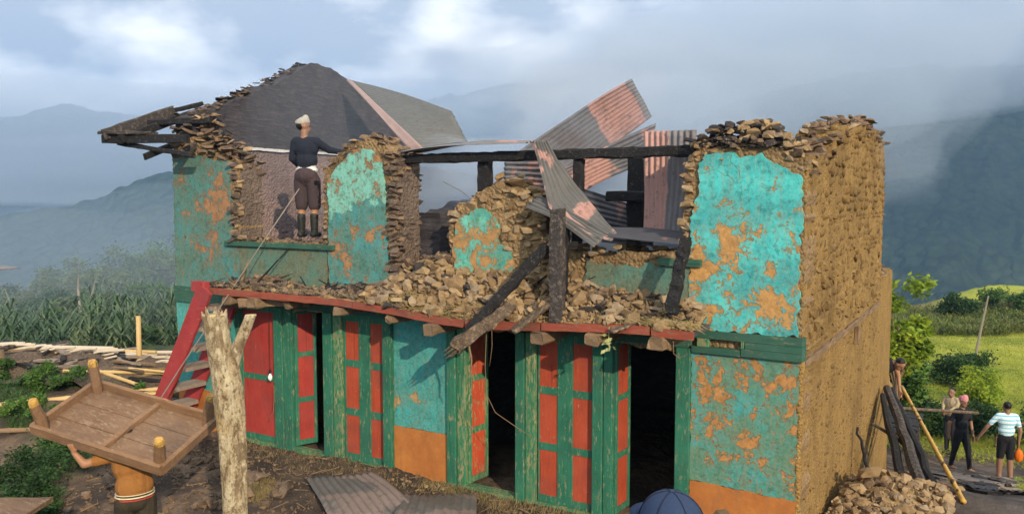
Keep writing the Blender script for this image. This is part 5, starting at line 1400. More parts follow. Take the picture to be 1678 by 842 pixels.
# bundle at the porter's feet and the cable behind him
o = stone(None, on(-6.55, -2.55, 0.06), (0.55, 0.3, 0.16), (0, 0, 0.5), "tan_stone", "rock"); tag(o, "pale flattish rock on the dark ground behind the table carrier", "rock")
cable("rope", "dark rope trailing over the ground behind the table carrier", "rope", [on(-7.7, -3.15, 0.02), on(-7.0, -2.9, 0.12), on(-6.4, -2.7, 0.25)], 0.012, "stick_grey")

# ------------------------------------------------------------------ people
def capsule(p, q, r0, r1, n=10, rings=4):
    p, q = Vector(p), Vector(q); d = q - p; L = d.length
    d = d.normalized() if L > 1e-6 else Vector((0, 0, 1))
    u = d.orthogonal().normalized(); s_ = d.cross(u)
    prof = [(-r0 * math.cos(k / rings * PI / 2), r0 * math.sin(k / rings * PI / 2)) for k in range(rings + 1)][1:] + \
           [(L + r1 * math.sin(k / rings * PI / 2), r1 * math.cos(k / rings * PI / 2)) for k in range(rings)]
    vs = [p + d * z + (u * math.cos(2 * PI * k / n) + s_ * math.sin(2 * PI * k / n)) * r for z, r in prof for k in range(n)]
    m = len(prof)
    fs = [(i * n + k, i * n + (k + 1) % n, (i + 1) * n + (k + 1) % n, (i + 1) * n + k) for i in range(m - 1) for k in range(n)]
    vs += [p - d * r0, q + d * r1]
    fs += [(len(vs) - 2, (k + 1) % n, k) for k in range(n)] + [(len(vs) - 1, (m - 1) * n + k, (m - 1) * n + (k + 1) % n) for k in range(n)]
    return vs, fs
def ellip(c, r, rot=(0, 0, 0), n=14, m=9):
    R = Euler(rot).to_matrix(); c = Vector(c); vs, fs = [], []
    for i in range(1, m):
        t = PI * i / m
        for k in range(n):
            a = 2 * PI * k / n
            vs.append(c + R @ Vector((r[0] * math.sin(t) * math.cos(a), r[1] * math.sin(t) * math.sin(a), r[2] * math.cos(t))))
    fs = [(i * n + k, (i + 1) * n + k, (i + 1) * n + (k + 1) % n, i * n + (k + 1) % n) for i in range(m - 2) for k in range(n)]
    vs += [c + R @ Vector((0, 0, r[2])), c + R @ Vector((0, 0, -r[2]))]
    fs += [(len(vs) - 2, k, (k + 1) % n) for k in range(n)] + [(len(vs) - 1, (m - 2) * n + (k + 1) % n, (m - 2) * n + k) for k in range(n)]
    return vs, fs

class Body:
    """limbs and trunk fused into one continuous skin; each face takes the cloth of the limb it came from"""
    def __init__(s): s.v, s.f, s.seg, s.mats = [], [], [], []
    def _m(s, mat):
        if mat not in s.mats: s.mats.append(mat)
        return s.mats.index(mat)
    def _add(s, vf):
        o = len(s.v); s.v += [tuple(p) for p in vf[0]]; s.f += [tuple(i + o for i in f) for f in vf[1]]
    def limb(s, p, q, r0, r1, mat):
        s._add(capsule(p, q, r0, r1)); s.seg.append((np.array(p, float), np.array(q, float), r0, r1, s._m(mat)))
    def ell(s, c, r, mat, rot=(0, 0, 0)):
        s._add(ellip(c, r, rot))
        R = Euler(rot).to_matrix(); k = int(np.argmax(r)); ax = R @ Vector([1.0 if i == k else 0.0 for i in range(3)])
        rr = sorted(r)[0] * 0.5 + sorted(r)[1] * 0.5; h = max(0.001, r[k] - rr)
        s.seg.append((np.array(Vector(c) - ax * h), np.array(Vector(c) + ax * h), rr, rr, s._m(mat)))
    def hand(s, wr, d, palm_n, mat, curl=0.6, size=1.0, spread=0.16):
        """palm and five fingers from the wrist along d, palm facing palm_n"""
        wr, d, n = Vector(wr), Vector(d).normalized(), Vector(palm_n); n = (n - d * n.dot(d)).normalized(); sd = d.cross(n)
        S = size
        for k in (-1, 0, 1): s.limb(wr, wr + d * 0.085 * S + sd * 0.026 * k * S, 0.020 * S, 0.015 * S, mat)
        for k, (off, L) in enumerate(((-0.033, 0.070), (-0.011, 0.082), (0.011, 0.076), (0.032, 0.058))):
            p = wr + d * 0.085 * S + sd * off * S; a = spread * (k - 1.5) * 0.5
            dd = (d * math.cos(a) + sd * math.sin(a)); q = p
            for j in range(3):
                ang = curl * (0.35 + j * 0.65); dj = dd * math.cos(ang) + n * math.sin(ang)
                q2 = q + dj * L * S * (0.45, 0.32, 0.25)[j]; s.limb(q, q2, (0.0095 - 0.0008 * j) * S, (0.0088 - 0.0008 * j) * S, mat); q = q2
        p = wr + d * 0.03 * S - sd * 0.028 * S; q = p + (d * 0.6 - sd * 0.65 + n * 0.35).normalized() * 0.045 * S; s.limb(p, q, 0.013 * S, 0.011 * S, mat)
        s.limb(q, q + (d * 0.85 - sd * 0.2 + n * 0.45).normalized() * 0.035 * S, 0.0105 * S, 0.009 * S, mat)
    def head(s, c, face, tilt=0.0, skin="skin", hair="hair", size=1.0, hairy=True):
        """skull, jaw, nose, ears and hair; face is the way it looks"""
        c, fd = Vector(c), Vector(face).normalized(); up = Vector((0, 0, 1)); sd = fd.cross(up).normalized(); up = sd.cross(fd).normalized(); S = size
        rz = math.atan2(fd.y, fd.x) - PI / 2; rx = math.asin(max(-1, min(1, fd.z))); rot = (rx, 0, rz)
        s.ell(c + up * 0.025 * S, (0.074 * S, 0.092 * S, 0.092 * S), skin, rot)
        s.ell(c + fd * 0.028 * S - up * 0.05 * S, (0.056 * S, 0.062 * S, 0.068 * S), skin, rot)
        s.limb(c + fd * 0.088 * S + up * 0.012 * S, c + fd * 0.104 * S - up * 0.022 * S, 0.010 * S, 0.014 * S, skin)
        s.ell(c + fd * 0.086 * S - up * 0.052 * S, (0.024 * S, 0.010 * S, 0.008 * S), skin, rot)
        for k in (-1, 1):
            s.ell(c + sd * 0.076 * k * S - up * 0.008 * S, (0.012 * S, 0.020 * S, 0.032 * S), skin, rot)
        if hairy:
            s.ell(c + up * 0.042 * S - fd * 0.018 * S, (0.080 * S, 0.092 * S, 0.086 * S), hair, rot)
        s.eyes = [c + fd * 0.083 * S + sd * 0.030 * k * S + up * 0.010 * S for k in (-1, 1)]
    def build(s, base, label, voxel=0.012, cat="person", name="person", group=None, smooth_it=3):
        me = bpy.data.meshes.new("tmp"); me.from_pydata(s.v, [], s.f); o = bpy.data.objects.new("tmp", me); COL.objects.link(o)
        r = o.modifiers.new("r", "REMESH"); r.mode = "VOXEL"; r.voxel_size = voxel
        sm = o.modifiers.new("s", "SMOOTH"); sm.factor, sm.iterations = 0.5, smooth_it
        dg = bpy.context.evaluated_depsgraph_get(); dg.update()
        nm = bpy.data.meshes.new_from_object(o.evaluated_get(dg))
        bpy.data.objects.remove(o)
        n = len(nm.polygons); c = np.empty(n * 3); nm.polygons.foreach_get("center", c); c = c.reshape(-1, 3)
        best = np.full(n, 1e9); idx = np.zeros(n, np.int32)
        for (p, q, r0, r1, m) in s.seg:
            d = q - p; L2 = max(d @ d, 1e-9); t = np.clip(((c - p) @ d) / L2, 0, 1)
            e = np.linalg.norm(c - (p + t[:, None] * d), axis=1) - (r0 + (r1 - r0) * t)
            u = e < best; best[u] = e[u]; idx[u] = m
        nm.materials.clear()
        for m in s.mats: nm.materials.append(M[m])
        nm.polygons.foreach_set("material_index", idx); nm.polygons.foreach_set("use_smooth", np.ones(n, bool))
        co = np.empty(len(nm.vertices) * 3); nm.vertices.foreach_get("co", co); co = co.reshape(-1, 3) - np.array(base); nm.vertices.foreach_set("co", co.ravel()); nm.update()
        ob = bpy.data.objects.new(name, nm); COL.objects.link(ob); ob.location = base
        if hasattr(s, "eyes"):
            for e in s.eyes:
                vv, ff = ellip(e - Vector(base), (0.011, 0.011, 0.008)); b = MB(); b.add(vv, ff); b.build("eye", "hair", ob, True)
        return tag(ob, label, cat, group)

def topi(parent, c, base, mat, fd, h=0.10, r=0.088, tilt=0.15):
    """soft brimless cap, taller at one side"""
    fd = Vector(fd).normalized(); b = MB(); vs, fs = [], []; n = 18
    for (z, k) in ((0, 1.0), (0.02, 1.03), (0.06, 0.98), (0.09, 0.86), (0.104, 0.62), (0.10, 0.3)):
        for i in range(n):
            a = 2 * PI * i / n
            vs.append(((r * k) * math.cos(a), (r * 1.14 * k) * math.sin(a), z * h / 0.10 * (1 + tilt * math.sin(a)) + 0.004 * math.sin(3 * a + z * 40)))
    for i in range(5):
        for k in range(n): fs.append((i * n + k, i * n + (k + 1) % n, (i + 1) * n + (k + 1) % n, (i + 1) * n + k))
    fs.append(tuple(5 * n + k for k in range(n))); b.add(vs, fs)
    o = b.build("cap", mat, parent, True); o.location = Vector(c) - Vector(base); o.rotation_euler = (0, 0, math.atan2(fd.y, fd.x) - PI / 2)
    return o

# --- the worker standing in the left window, seen from behind
bz = 2.93; B0 = (-6.90, 0.26, bz); bd = Body()
F_ = Vector((-0.35, 0.94, 0)); S_ = Vector((0.94, 0.35, 0))
def W(s_, z, f=0.0): return Vector((B0[0], B0[1], bz)) + S_ * s_ + F_ * f + Vector((0, 0, z))
for k, sx in ((-1, -0.095), (1, 0.10)):
    bd.limb(W(sx, 0.045, -0.05), W(sx * 1.12, 0.04, 0.13), 0.048, 0.040, "boot_rubber")
    bd.limb(W(sx, 0.07), W(sx, 0.30), 0.052, 0.062, "boot_rubber")
    bd.limb(W(sx, 0.30), W(sx, 0.42, 0.015), 0.050, 0.056, "skin_warm")
    bd.limb(W(sx, 0.46, 0.02), W(sx * 0.92, 0.80), 0.090, 0.108, "brown_trousers")
bd.limb(W(-0.07, 0.82), W(0.07, 0.82), 0.115, 0.115, "brown_trousers")
bd.ell(W(0, 0.87, -0.03), (0.175, 0.125, 0.12), "brown_trousers", (0, 0, math.atan2(S_.y, S_.x)))
bd.ell(W(0, 0.955), (0.165, 0.115, 0.065), "white_cloth", (0, 0, math.atan2(S_.y, S_.x)))
bd.ell(W(0, 1.10), (0.165, 0.115, 0.16), "navy_cloth", (0, 0, math.atan2(S_.y, S_.x)))
bd.ell(W(0, 1.26), (0.185, 0.12, 0.16), "navy_cloth", (0, 0, math.atan2(S_.y, S_.x)))
bd.limb(W(-0.15, 1.36), W(0.16, 1.35), 0.068, 0.068, "navy_cloth")
bd.limb(W(-0.17, 1.35), W(-0.215, 1.12), 0.064, 0.055, "navy_cloth"); bd.limb(W(-0.215, 1.12), W(-0.15, 0.98, 0.18), 0.052, 0.042, "navy_cloth")
bd.hand(W(-0.13, 0.97, 0.21), F_ * 0.9 + S_ * 0.3, S_, "skin", 0.7)
bd.limb(W(0.17, 1.34), W(0.30, 1.24, 0.10), 0.064, 0.055, "navy_cloth"); bd.limb(W(0.30, 1.24, 0.10), W(0.42, 1.22, 0.22), 0.052, 0.042, "navy_cloth")
bd.hand(W(0.44, 1.22, 0.25), F_ * 0.5 + S_ * 0.6 + Vector((0, 0, -0.2)), Vector((0, 0, -1)), "skin", 0.5)
bd.limb(W(-0.03, 1.40), W(-0.03, 1.50), 0.052, 0.05, "skin")
fdw = (S_ * 0.75 + F_ * 0.6 + Vector((0, 0, -0.1)))
hc = W(-0.05, 1.57, 0.02); bd.head(hc, fdw, hairy=False); bd.ell(hc + Vector((0, 0, 0.01)) - fdw.normalized() * 0.035, (0.074, 0.066, 0.07), "hair")
wk = bd.build(B0, "man in black top and brown trousers standing in the upper left window, seen from behind", 0.011)
topi(wk, hc + Vector((-0.015, 0, 0.045)), B0, "topi_cloth", fdw, 0.085, 0.090, 0.3).rotation_euler.x = 0.12

# --- the man under the table
by = (-5.63, -3.42); g0 = gz(*by); B0 = (by[0], by[1], g0); bd = Body()
F_ = Vector((-0.93, 0.36, 0)).normalized(); S_ = Vector((0.36, 0.93, 0)).normalized()
def W(s_, z, f=0.0): return Vector(B0) + S_ * s_ + F_ * f + Vector((0, 0, z))
ra = math.atan2(S_.y, S_.x)
for sx, f_ in ((-0.11, 0.16), (0.11, -0.18)):
    bd.limb(W(sx, 0.045, f_ - 0.05), W(sx, 0.035, f_ + 0.15), 0.045, 0.035, "boot_rubber")
    bd.limb(W(sx, 0.09, f_), W(sx * 0.95, 0.46, f_ * 0.6 + 0.05), 0.062, 0.082, "olive_trousers")
    bd.limb(W(sx * 0.95, 0.46, f_ * 0.6 + 0.05), W(sx * 0.8, 0.86), 0.085, 0.112, "olive_trousers")
bd.ell(W(0, 0.88), (0.175, 0.14, 0.13), "olive_trousers", (0, 0, ra))
bd.ell(W(0, 1.02, 0.02), (0.185, 0.145, 0.16), "orange_shirt", (0, 0, ra))
bd.ell(W(0, 1.22, 0.06), (0.20, 0.145, 0.20), "orange_shirt", (0, 0, ra))
bd.limb(W(-0.17, 1.33, 0.08), W(0.17, 1.33, 0.08), 0.075, 0.075, "orange_shirt")
# front hand holds the near apron, far hand the other
near = tb.matrix_world @ Vector((-0.28, -Ly / 2 - 0.02, -0.045)); far = tb.matrix_world @ Vector((0.12, Ly / 2 + 0.02, -0.045))
sh_n = W(-0.19, 1.32, 0.10)
el_n = sh_n.lerp(near, 0.5) + Vector((0, 0, -0.10)) - S_ * 0.06
bd.limb(sh_n, sh_n.lerp(el_n, 0.55), 0.066, 0.060, "orange_shirt"); bd.limb(sh_n.lerp(el_n, 0.55), el_n, 0.046, 0.042, "skin_warm"); bd.limb(el_n, near - (near - el_n).normalized() * 0.05, 0.043, 0.028, "skin_warm")
tup = Vector(ez)
bd.hand(near - (near - el_n).normalized() * 0.05, (near - el_n).normalized() * 0.55 + tup * 0.8, Vector(ey), "skin_warm", 0.75, 1.05)
sh_f = W(0.19, 1.32, 0.10); el_f = sh_f.lerp(far, 0.5) + Vector((0, 0, -0.06)) + S_ * 0.05
bd.limb(sh_f, sh_f.lerp(el_f, 0.5), 0.066, 0.06, "orange_shirt"); bd.limb(sh_f.lerp(el_f, 0.5), el_f, 0.046, 0.042, "skin_warm"); bd.limb(el_f, far, 0.043, 0.028, "skin_warm")
bd.hand(far, tup + Vector(ey) * 0.1, -Vector(ey), "skin_warm", 0.9, 1.05)
bd.limb(W(0, 1.36, 0.10), W(0, 1.44, 0.14), 0.055, 0.052, "skin_warm")
bd.head(W(0, 1.42, 0.19), F_ * 0.8 + Vector((0, 0, -0.5)), skin="skin_warm")
pm = bd.build(B0, "man in brown orange shirt and dark trousers carrying the upturned table on his head", 0.010)
for (z, r_, m) in ((0.905, 0.008, "red_stripe"), (0.928, 0.008, "cream_stripe"), (0.956, 0.005, "cream_stripe")):
    b = MB(); ring = [W(0.180 * math.cos(a), z + 0.0 * math.sin(a), 0.012 + 0.141 * math.sin(a)) - Vector(B0) for a in np.linspace(0, 2 * PI, 33)]
    b.tube(ring, r_, 6, cap=False); b.build("hem_stripe", m, pm, True)

# --- blue cap close to the camera
bp = (0.885, -5.99); g0 = 0.965; B0 = (bp[0], bp[1], g0); bd = Body()
F_ = Vector((-0.75, 0.66, 0)).normalized(); S_ = Vector((0.66, 0.75, 0)).normalized(); ra = math.atan2(S_.y, S_.x)
def W(s_, z, f=0.0): return Vector(B0) + S_ * s_ + F_ * f + Vector((0, 0, z))
def stander(bd, W, ra, shirt, legs, skin="skin", shoe="boot_rubber", legmat2=None, stride=0.0, arms=((-0.30, 0.80, 0.02), (0.30, 0.80, 0.02)), hands=True, hs=1.0, sleeve=0.45):
    for sx, f_ in ((-0.09, stride), (0.09, -stride)):
        bd.limb(W(sx, 0.045, f_ - 0.05), W(sx, 0.035, f_ + 0.14), 0.045, 0.035, shoe)
        bd.limb(W(sx, 0.09, f_), W(sx * 0.95, 0.47, f_ * 0.6 + 0.02), 0.05, 0.068, legmat2 or legs)
        bd.limb(W(sx * 0.95, 0.47, f_ * 0.6 + 0.02), W(sx * 0.85, 0.84), 0.074, 0.10, legs)
    bd.ell(W(0, 0.88), (0.165, 0.125, 0.12), legs, (0, 0, ra))
    bd.ell(W(0, 1.05), (0.165, 0.12, 0.16), shirt, (0, 0, ra)); bd.ell(W(0, 1.24), (0.185, 0.12, 0.17), shirt, (0, 0, ra))
    bd.limb(W(-0.15, 1.35), W(0.15, 1.35), 0.062, 0.062, shirt)
    for sgn, (hx, hz, hf) in zip((-1, 1), arms):
        s0 = W(0.175 * sgn, 1.34); h_ = W(hx, hz, hf); e_ = s0.lerp(h_, 0.52) + S_ * 0.04 * sgn - F_ * 0.04
        k = sleeve if sleeve < 1 else 1
        bd.limb(s0, e_ if k >= 0.9 else s0.lerp(e_, k * 1.6), 0.058, 0.050, shirt)
        if k < 0.9: bd.limb(s0.lerp(e_, k * 1.6), e_, 0.043, 0.04, skin)
        bd.limb(e_, h_, 0.041, 0.029, shirt if k >= 0.9 else skin)
        if hands: bd.hand(h_, (h_ - e_), -S_ * sgn, skin, 0.5, hs)
    bd.limb(W(0, 1.38), W(0, 1.46), 0.053, 0.05, skin)
stander(bd, W, ra, "navy_cloth", "dark_trousers", hands=True)
hc = W(0, 1.54, 0.01); bd.head(hc, F_, hairy=False)
cp = bd.build(B0, "man whose dark blue cap shows at the bottom edge before the right doorway", 0.012)
b = MB(); vs, fs = [], []; n = 24; mm = 9
for i in range(mm):
    t = i / (mm - 1) * PI / 2
    for k in range(n):
        a = 2 * PI * k / n; seam = 1 - 0.012 * (abs(math.cos(3 * a)) < 0.12)
        vs.append((0.098 * math.cos(t) * math.cos(a) * seam, 0.110 * math.cos(t) * math.sin(a) * seam, 0.105 * math.sin(t) ** 0.9))
for i in range(mm - 1):
    for k in range(n): fs.append((i * n + k, i * n + (k + 1) % n, (i + 1) * n + (k + 1) % n, (i + 1) * n + k))
b.add(vs, fs)
capo = b.build("cap", "cap_blue", cp, True); capo.location = hc + Vector((0, 0, 0.018)) - Vector(B0); capo.rotation_euler = (0, 0, math.atan2(F_.y, F_.x) - PI / 2)
b = MB(); b.add([(0.085 * math.cos(a) * k, 0.09 + (0.075 * k if k > 0.9 else 0.0) * math.sin(a) * 1.0 + 0.03 * math.sin(a), 0.004 - 0.012 * (k > 0.9) + 0.01 * abs(math.sin(a))) for k in (0.85, 1.0) for a in np.linspace(0, PI, 11)],
                [(i, i + 1, i + 12, i + 11) for i in range(10)])
vz = b.build("visor", "cap_blue", capo, True); vz.modifiers.new("thickness", "SOLIDIFY").thickness = 0.004
for k in range(6):                                              # stitched seams between the cap's panels
    a = PI / 6 + k * PI / 3
    b = MB(); b.tube([(0.0985 * math.cos(t) * math.cos(a), 0.1105 * math.cos(t) * math.sin(a), 0.1055 * math.sin(t) ** 0.9) for t in np.linspace(0.05, PI / 2, 10)], 0.0016, 5); b.build("seam", "navy_cloth", capo, True)
b = MB(); b.add(*ellip((0, 0, 0.106), (0.009, 0.009, 0.005))); b.build("button", "cap_blue", capo, True)

# --- people at the right
def placed(x, y, fd, base_dz=0.0):
    global B0, F_, S_, W, ra
    B0 = (x, y, gz(x, y) + base_dz); F_ = Vector((fd[0], fd[1], 0)).normalized(); S_ = Vector((F_.y, -F_.x, 0)); ra = math.atan2(S_.y, S_.x)
    b0, f0, s0 = Vector(B0), F_.copy(), S_.copy()
    def W(s_, z, f=0.0): return b0 + s0 * s_ + f0 * f + Vector((0, 0, z))
    return W
W = placed(0.86, 12.4, (0.55, -0.5)); bd = Body()
stander(bd, W, ra, "black_cloth", "black_cloth", shoe="skin_warm", stride=0.17, arms=((-0.22, 0.80, 0.1), (0.24, 0.82, -0.1)), sleeve=0.45)
hc = W(0, 1.54, 0.02); bd.head(hc, F_ + Vector((0, 0, -0.1)), hairy=False)
o = bd.build(B0, "man in black clothes and pink cap walking on the slope at the right", 0.013)
topi(o, hc + Vector((0, 0, 0.045)), B0, "pink_topi", F_, 0.11, 0.09, 0.2)
W = placed(1.72, 11.55, (-0.35, 0.94)); bd = Body()
stander(bd, W, ra, "check_shirt", "black_cloth", shoe="skin", legmat2="skin", stride=0.05, arms=((-0.46, 0.86, 0.14), (0.22, 0.82, -0.06)), sleeve=0.40)
hc = W(0, 1.53, 0.02); bd.head(hc, F_)
bd.build(B0, "man in blue and white checked shirt and black shorts at the right, seen from behind", 0.013)
hx = W(0.23, 0.70, -0.06)
bag = tag(empty("carrier_bag", hx), "small orange bag in the hand of the man in the checked shirt", "bag")
b = MB(); b.add(*ellip((0, 0, -0.16), (0.085, 0.06, 0.14))); b.build("pouch", "orange_plastic", bag, True)
b = MB(); b.tube([(-0.03, 0, -0.04), (0, 0, 0.04), (0.03, 0, -0.04)], 0.007, 6); b.build("handle", "orange_plastic", bag, True)
W = placed(0.55, 14.3, (-0.4, -0.8)); bd = Body()
stander(bd, W, ra, "beige_shirt", "dark_trousers", arms=((-0.06, 1.1, 0.2), (0.10, 1.08, 0.2)), sleeve=0.95)
hc = W(0, 1.52, 0.02); bd.head(hc, F_)
bd.build(B0, "man in beige shirt standing with folded arms behind the man in black", 0.014)
# bending figure at the back corner
W = placed(-0.46, 8.6, (0.9, -0.35), 0.98); bd = Body()
for sx, f_ in ((-0.1, 0.1), (0.1, -0.1)):
    bd.limb(W(sx, 0.045, f_ - 0.05), W(sx, 0.035, f_ + 0.13), 0.045, 0.035, "boot_rubber")
    bd.limb(W(sx, 0.08, f_), W(sx, 0.42, f_ + 0.06), 0.055, 0.07, "dark_trousers"); bd.limb(W(sx, 0.42, f_ + 0.06), W(sx * 0.8, 0.74, -0.12), 0.075, 0.10, "dark_trousers")
bd.ell(W(0, 0.76, -0.12), (0.16, 0.14, 0.12), "dark_trousers", (0, 0, ra))
bd.limb(W(0, 0.80, -0.10), W(0, 0.95, 0.24), 0.14, 0.155, "black_cloth"); bd.limb(W(-0.15, 0.98, 0.28), W(0.15, 0.98, 0.28), 0.065, 0.065, "black_cloth")
for sgn in (-1, 1):
    s0, h_ = W(0.17 * sgn, 0.97, 0.28), W(0.14 * sgn, 0.48, 0.42); e_ = s0.lerp(h_, 0.5) + S_ * 0.05 * sgn
    bd.limb(s0, e_, 0.055, 0.045, "skin_warm"); bd.limb(e_, h_, 0.04, 0.028, "skin_warm"); bd.hand(h_, h_ - e_, -S_ * sgn, "skin_warm", 0.6)
bd.limb(W(0, 1.0, 0.32), W(0, 1.02, 0.40), 0.052, 0.05, "skin_warm"); bd.head(W(0, 1.0, 0.47), F_ * 0.7 + Vector((0, 0, -0.7)), skin="skin_warm")
bd.build(B0, "person in dark clothes bending down behind the back corner of the side wall", 0.014)
W = placed(2.18, 11.9, (-0.9, 0.2)); bd = Body()
stander(bd, W, ra, "beige_shirt", "dark_trousers", arms=((-0.2, 1.25, 0.25), (0.22, 0.82, 0.0)), sleeve=0.4)
hc = W(0, 1.53, 0.02); bd.head(hc, F_)
bd.build(B0, "person half cut off by the right edge of the picture", 0.014)

# ------------------------------------------------------------------ vegetation
def leaf_mesh(name, centers, size, mat, parent, aspect=0.5, droop=0.0, rng=RNG):
    """one small bent leaf (two triangles) at each centre"""
    c = np.asarray(centers); n = len(c)
    a = rng.uniform(0, 2 * PI, n); el = rng.uniform(-0.9, 0.7, n) - droop
    d = np.stack([np.cos(a) * np.cos(el), np.sin(a) * np.cos(el), np.sin(el)], -1)
    w_ = np.cross(d, rng.normal(size=(n, 3))); w_ /= np.linalg.norm(w_, axis=1, keepdims=True) + 1e-9
    L = (np.asarray(size) * rng.uniform(0.6, 1.3, n))[:, None]
    nrm = np.cross(d, w_)
    p0 = c - d * L * 0.5; p2 = c + d * L * 0.5 - nrm * L * 0.12; m = c + nrm * L * 0.06
    v = np.stack([p0, m + w_ * L * aspect * 0.5, p2, m - w_ * L * aspect * 0.5], 1).reshape(-1, 3)
    k = np.arange(n)[:, None] * 4
    f = np.concatenate([k + np.array([0, 1, 2]), k + np.array([0, 2, 3])])
    return np_mesh(name, v, f, mat, parent)

def tree(name, label, cat, base, h, rx, n, leaf, mat, clumps=14, crown_z=0.62, rz=None, group=None, trunk_r=None, openness=0.75, flat=1.0, bark="joist_wood", lean=(0, 0), rngs=None):
    """tapered trunk with limbs, and a crown of leaves gathered in uneven clumps"""
    rnd = np.random.default_rng(rngs if rngs is not None else random.randrange(9999))
    root = tag(empty(name, base), label, cat, group)
    rz = rz or h * 0.42
    tr = trunk_r or h * 0.028
    cz = h * crown_z
    cs, cr = [], []
    for k in range(clumps):
        u = rnd.normal(size=3); u /= np.linalg.norm(u); q = rnd.random() ** 0.45
        cs.append(np.array((u[0] * rx * q * openness + lean[0], u[1] * rx * q * openness + lean[1], cz + u[2] * rz * q * openness * flat)))
        cr.append(rnd.uniform(0.30, 0.55) * min(rx, rz))
    b = MB()
    top = Vector((lean[0] * 0.7, lean[1] * 0.7, cz))
    b.tube([(0, 0, -0.4), (lean[0] * 0.2, lean[1] * 0.2, h * 0.25), tuple(top)], [tr * 1.3, tr, tr * 0.5], 8, 0.1)
    for c in cs[: min(9, clumps)]:
        st_ = Vector((lean[0] * 0.3, lean[1] * 0.3, h * rnd.uniform(0.25, 0.45))); c = Vector(c)
        b.tube([st_, st_.lerp(c, 0.5) + Vector((0, 0, 0.05 * h)), c], [tr * 0.5, tr * 0.32, tr * 0.1], 5)
    b.build("trunk", bark, root)
    P = []
    for c, r in zip(cs, cr):
        m = int(n / clumps * rnd.uniform(0.6, 1.4))
        u = rnd.normal(size=(m, 3)); u /= np.linalg.norm(u, axis=1, keepdims=True)
        u *= (rnd.random((m, 1)) ** 0.4) * r * (1 + 0.35 * rnd.normal(size=(m, 1)) * 0.5)
        u[:, 2] *= 0.8
        P.append(c + u)
    leaf_mesh("crown", np.concatenate(P), leaf, mat, root, rng=rnd)
    return root

# left background: shrubs and trees beyond the maize
LT = "trees and shrubs beyond the maize at the left"
specs = [(-33.5, 11.5, 3.0, 2.4, "leaf_grey", "low grey green shrub at the far left beyond the maize"),
         (-35.0, 14.5, 3.8, 2.6, "leaf_grey", "rounded grey green tree second from the left beyond the maize"),
         (-34.0, 16.3, 4.6, 2.6, "leaf_mid", "bushy green tree in the middle beyond the maize"),
         (-33.2, 18.0, 4.2, 2.4, "leaf_grey", "spreading tree just left of the tallest tree beyond the maize"),
         (-34.5, 20.5, 5.4, 2.0, "leaf_dark", "tallest dark pointed tree beyond the maize near the house"),
         (-29.0, 18.0, 3.6, 2.3, "leaf_mid", "leafy tree close beside the left corner of the house"),
         (-31.0, 20.8, 4.6, 2.3, "leaf_grey", "tree half hidden behind the left corner of the house"),
         (-28.0, 9.0, 2.2, 2.2, "leaf_dark", "dark low shrub in the blue smoke at the left edge"),
         (-30.5, 13.0, 2.8, 2.4, "leaf_grey", "pale shrub in front of the rounded grey green tree"),
         (-22.0, 5.2, 1.9, 1.6, "leaf_dark", "dark shrub at the left end of the maize"),
         (-24.0, 8.0, 2.2, 1.8, "leaf_grey", "grey green shrub behind the left end of the maize"),
         (-20.0, 6.6, 1.5, 1.3, "leaf_mid", "small green shrub in front of the middle of the maize"),
         (-25.0, 11.5, 2.6, 2.0, "leaf_mid", "green shrub rising behind the middle of the maize"),
         (-26.5, 14.5, 3.0, 2.0, "leaf_grey", "grey green shrub behind the right part of the maize")]
for k, (x, y, h, rx, m, lb) in enumerate(specs):
    tree("shrub" if h < 3.2 else "tree", lb, "shrub" if h < 3.2 else "tree", (x, y, gz(x, y) - 0.5), h * 0.82, rx, 5200, 0.17, m, 18, 0.52, h * 0.40, LT, rngs=100 + k, openness=0.85)
# two bare snags
for k, (x, y, h, lb) in enumerate(((-22.5, 6.2, 2.0, "dry vine wrapped bare sapling rising from the maize"), (-24.5, 4.0, 1.8, "dark arching bare branch at the far left of the maize"))):
    b = MB(); p0 = on(x, y)
    b.tube([(0, 0, -0.2), (0.1, 0, h * 0.4), (-0.15, 0.1, h * 0.75), (-0.1 + 0.9 * k, 0.1 + 0.5 * k, h)], [0.06, 0.05, 0.035, 0.015], 6); b.tube([(0.1, 0, h * 0.4), (0.4, 0.2, h * 0.7), (0.5, 0.3, h * 0.95)], [0.035, 0.025, 0.01], 5)
    o = b.build("bare_sapling", "stick_grey"); o.location = p0; tag(o, lb, "sapling")
# maize: blades in their thousands
def blades(name, label, spots, hmin, hmax, mat, per=9, wid=0.05, cat="maize", arch=0.5, ntop=4):
    v, f = [], []
    n = len(spots) * per
    rnd = np.random.default_rng(5)
    sp = np.repeat(np.asarray(spots), per, 0)
    H = np.repeat(rnd.uniform(hmin, hmax, len(spots)), per)
    a = rnd.uniform(0, 2 * PI, n); st_ = H * rnd.uniform(0.05, 0.75, n); L = rnd.uniform(0.35, 0.7, n) * np.minimum(H, 1.6) * 0.75
    d = np.stack([np.cos(a), np.sin(a)], -1); sd = np.stack([-np.sin(a), np.cos(a), np.zeros(n)], -1) * wid * 0.5
    p0 = np.column_stack([sp[:, 0], sp[:, 1], sp[:, 2] + st_])
    up = rnd.uniform(0.5, 1.0, n)
    p1 = p0 + np.column_stack([d * L[:, None] * 0.45, L * up * 0.6]); p2 = p0 + np.column_stack([d * L[:, None] * 1.0, L * (up * 0.6 - arch * rnd.uniform(0, 1, n))])
    vv = np.stack([p0 - sd * 0.6, p0 + sd * 0.6, p1 + sd, p1 - sd, p2], 1).reshape(-1, 3); k = np.arange(n)[:, None] * 5
    F3 = np.concatenate([k + np.array([0, 1, 2]), k + np.array([0, 2, 3]), k + np.array([3, 2, 4])])
    o = np_mesh(name, vv, F3, mat)
    return tag(o, label, cat, kind="stuff")
sp = []
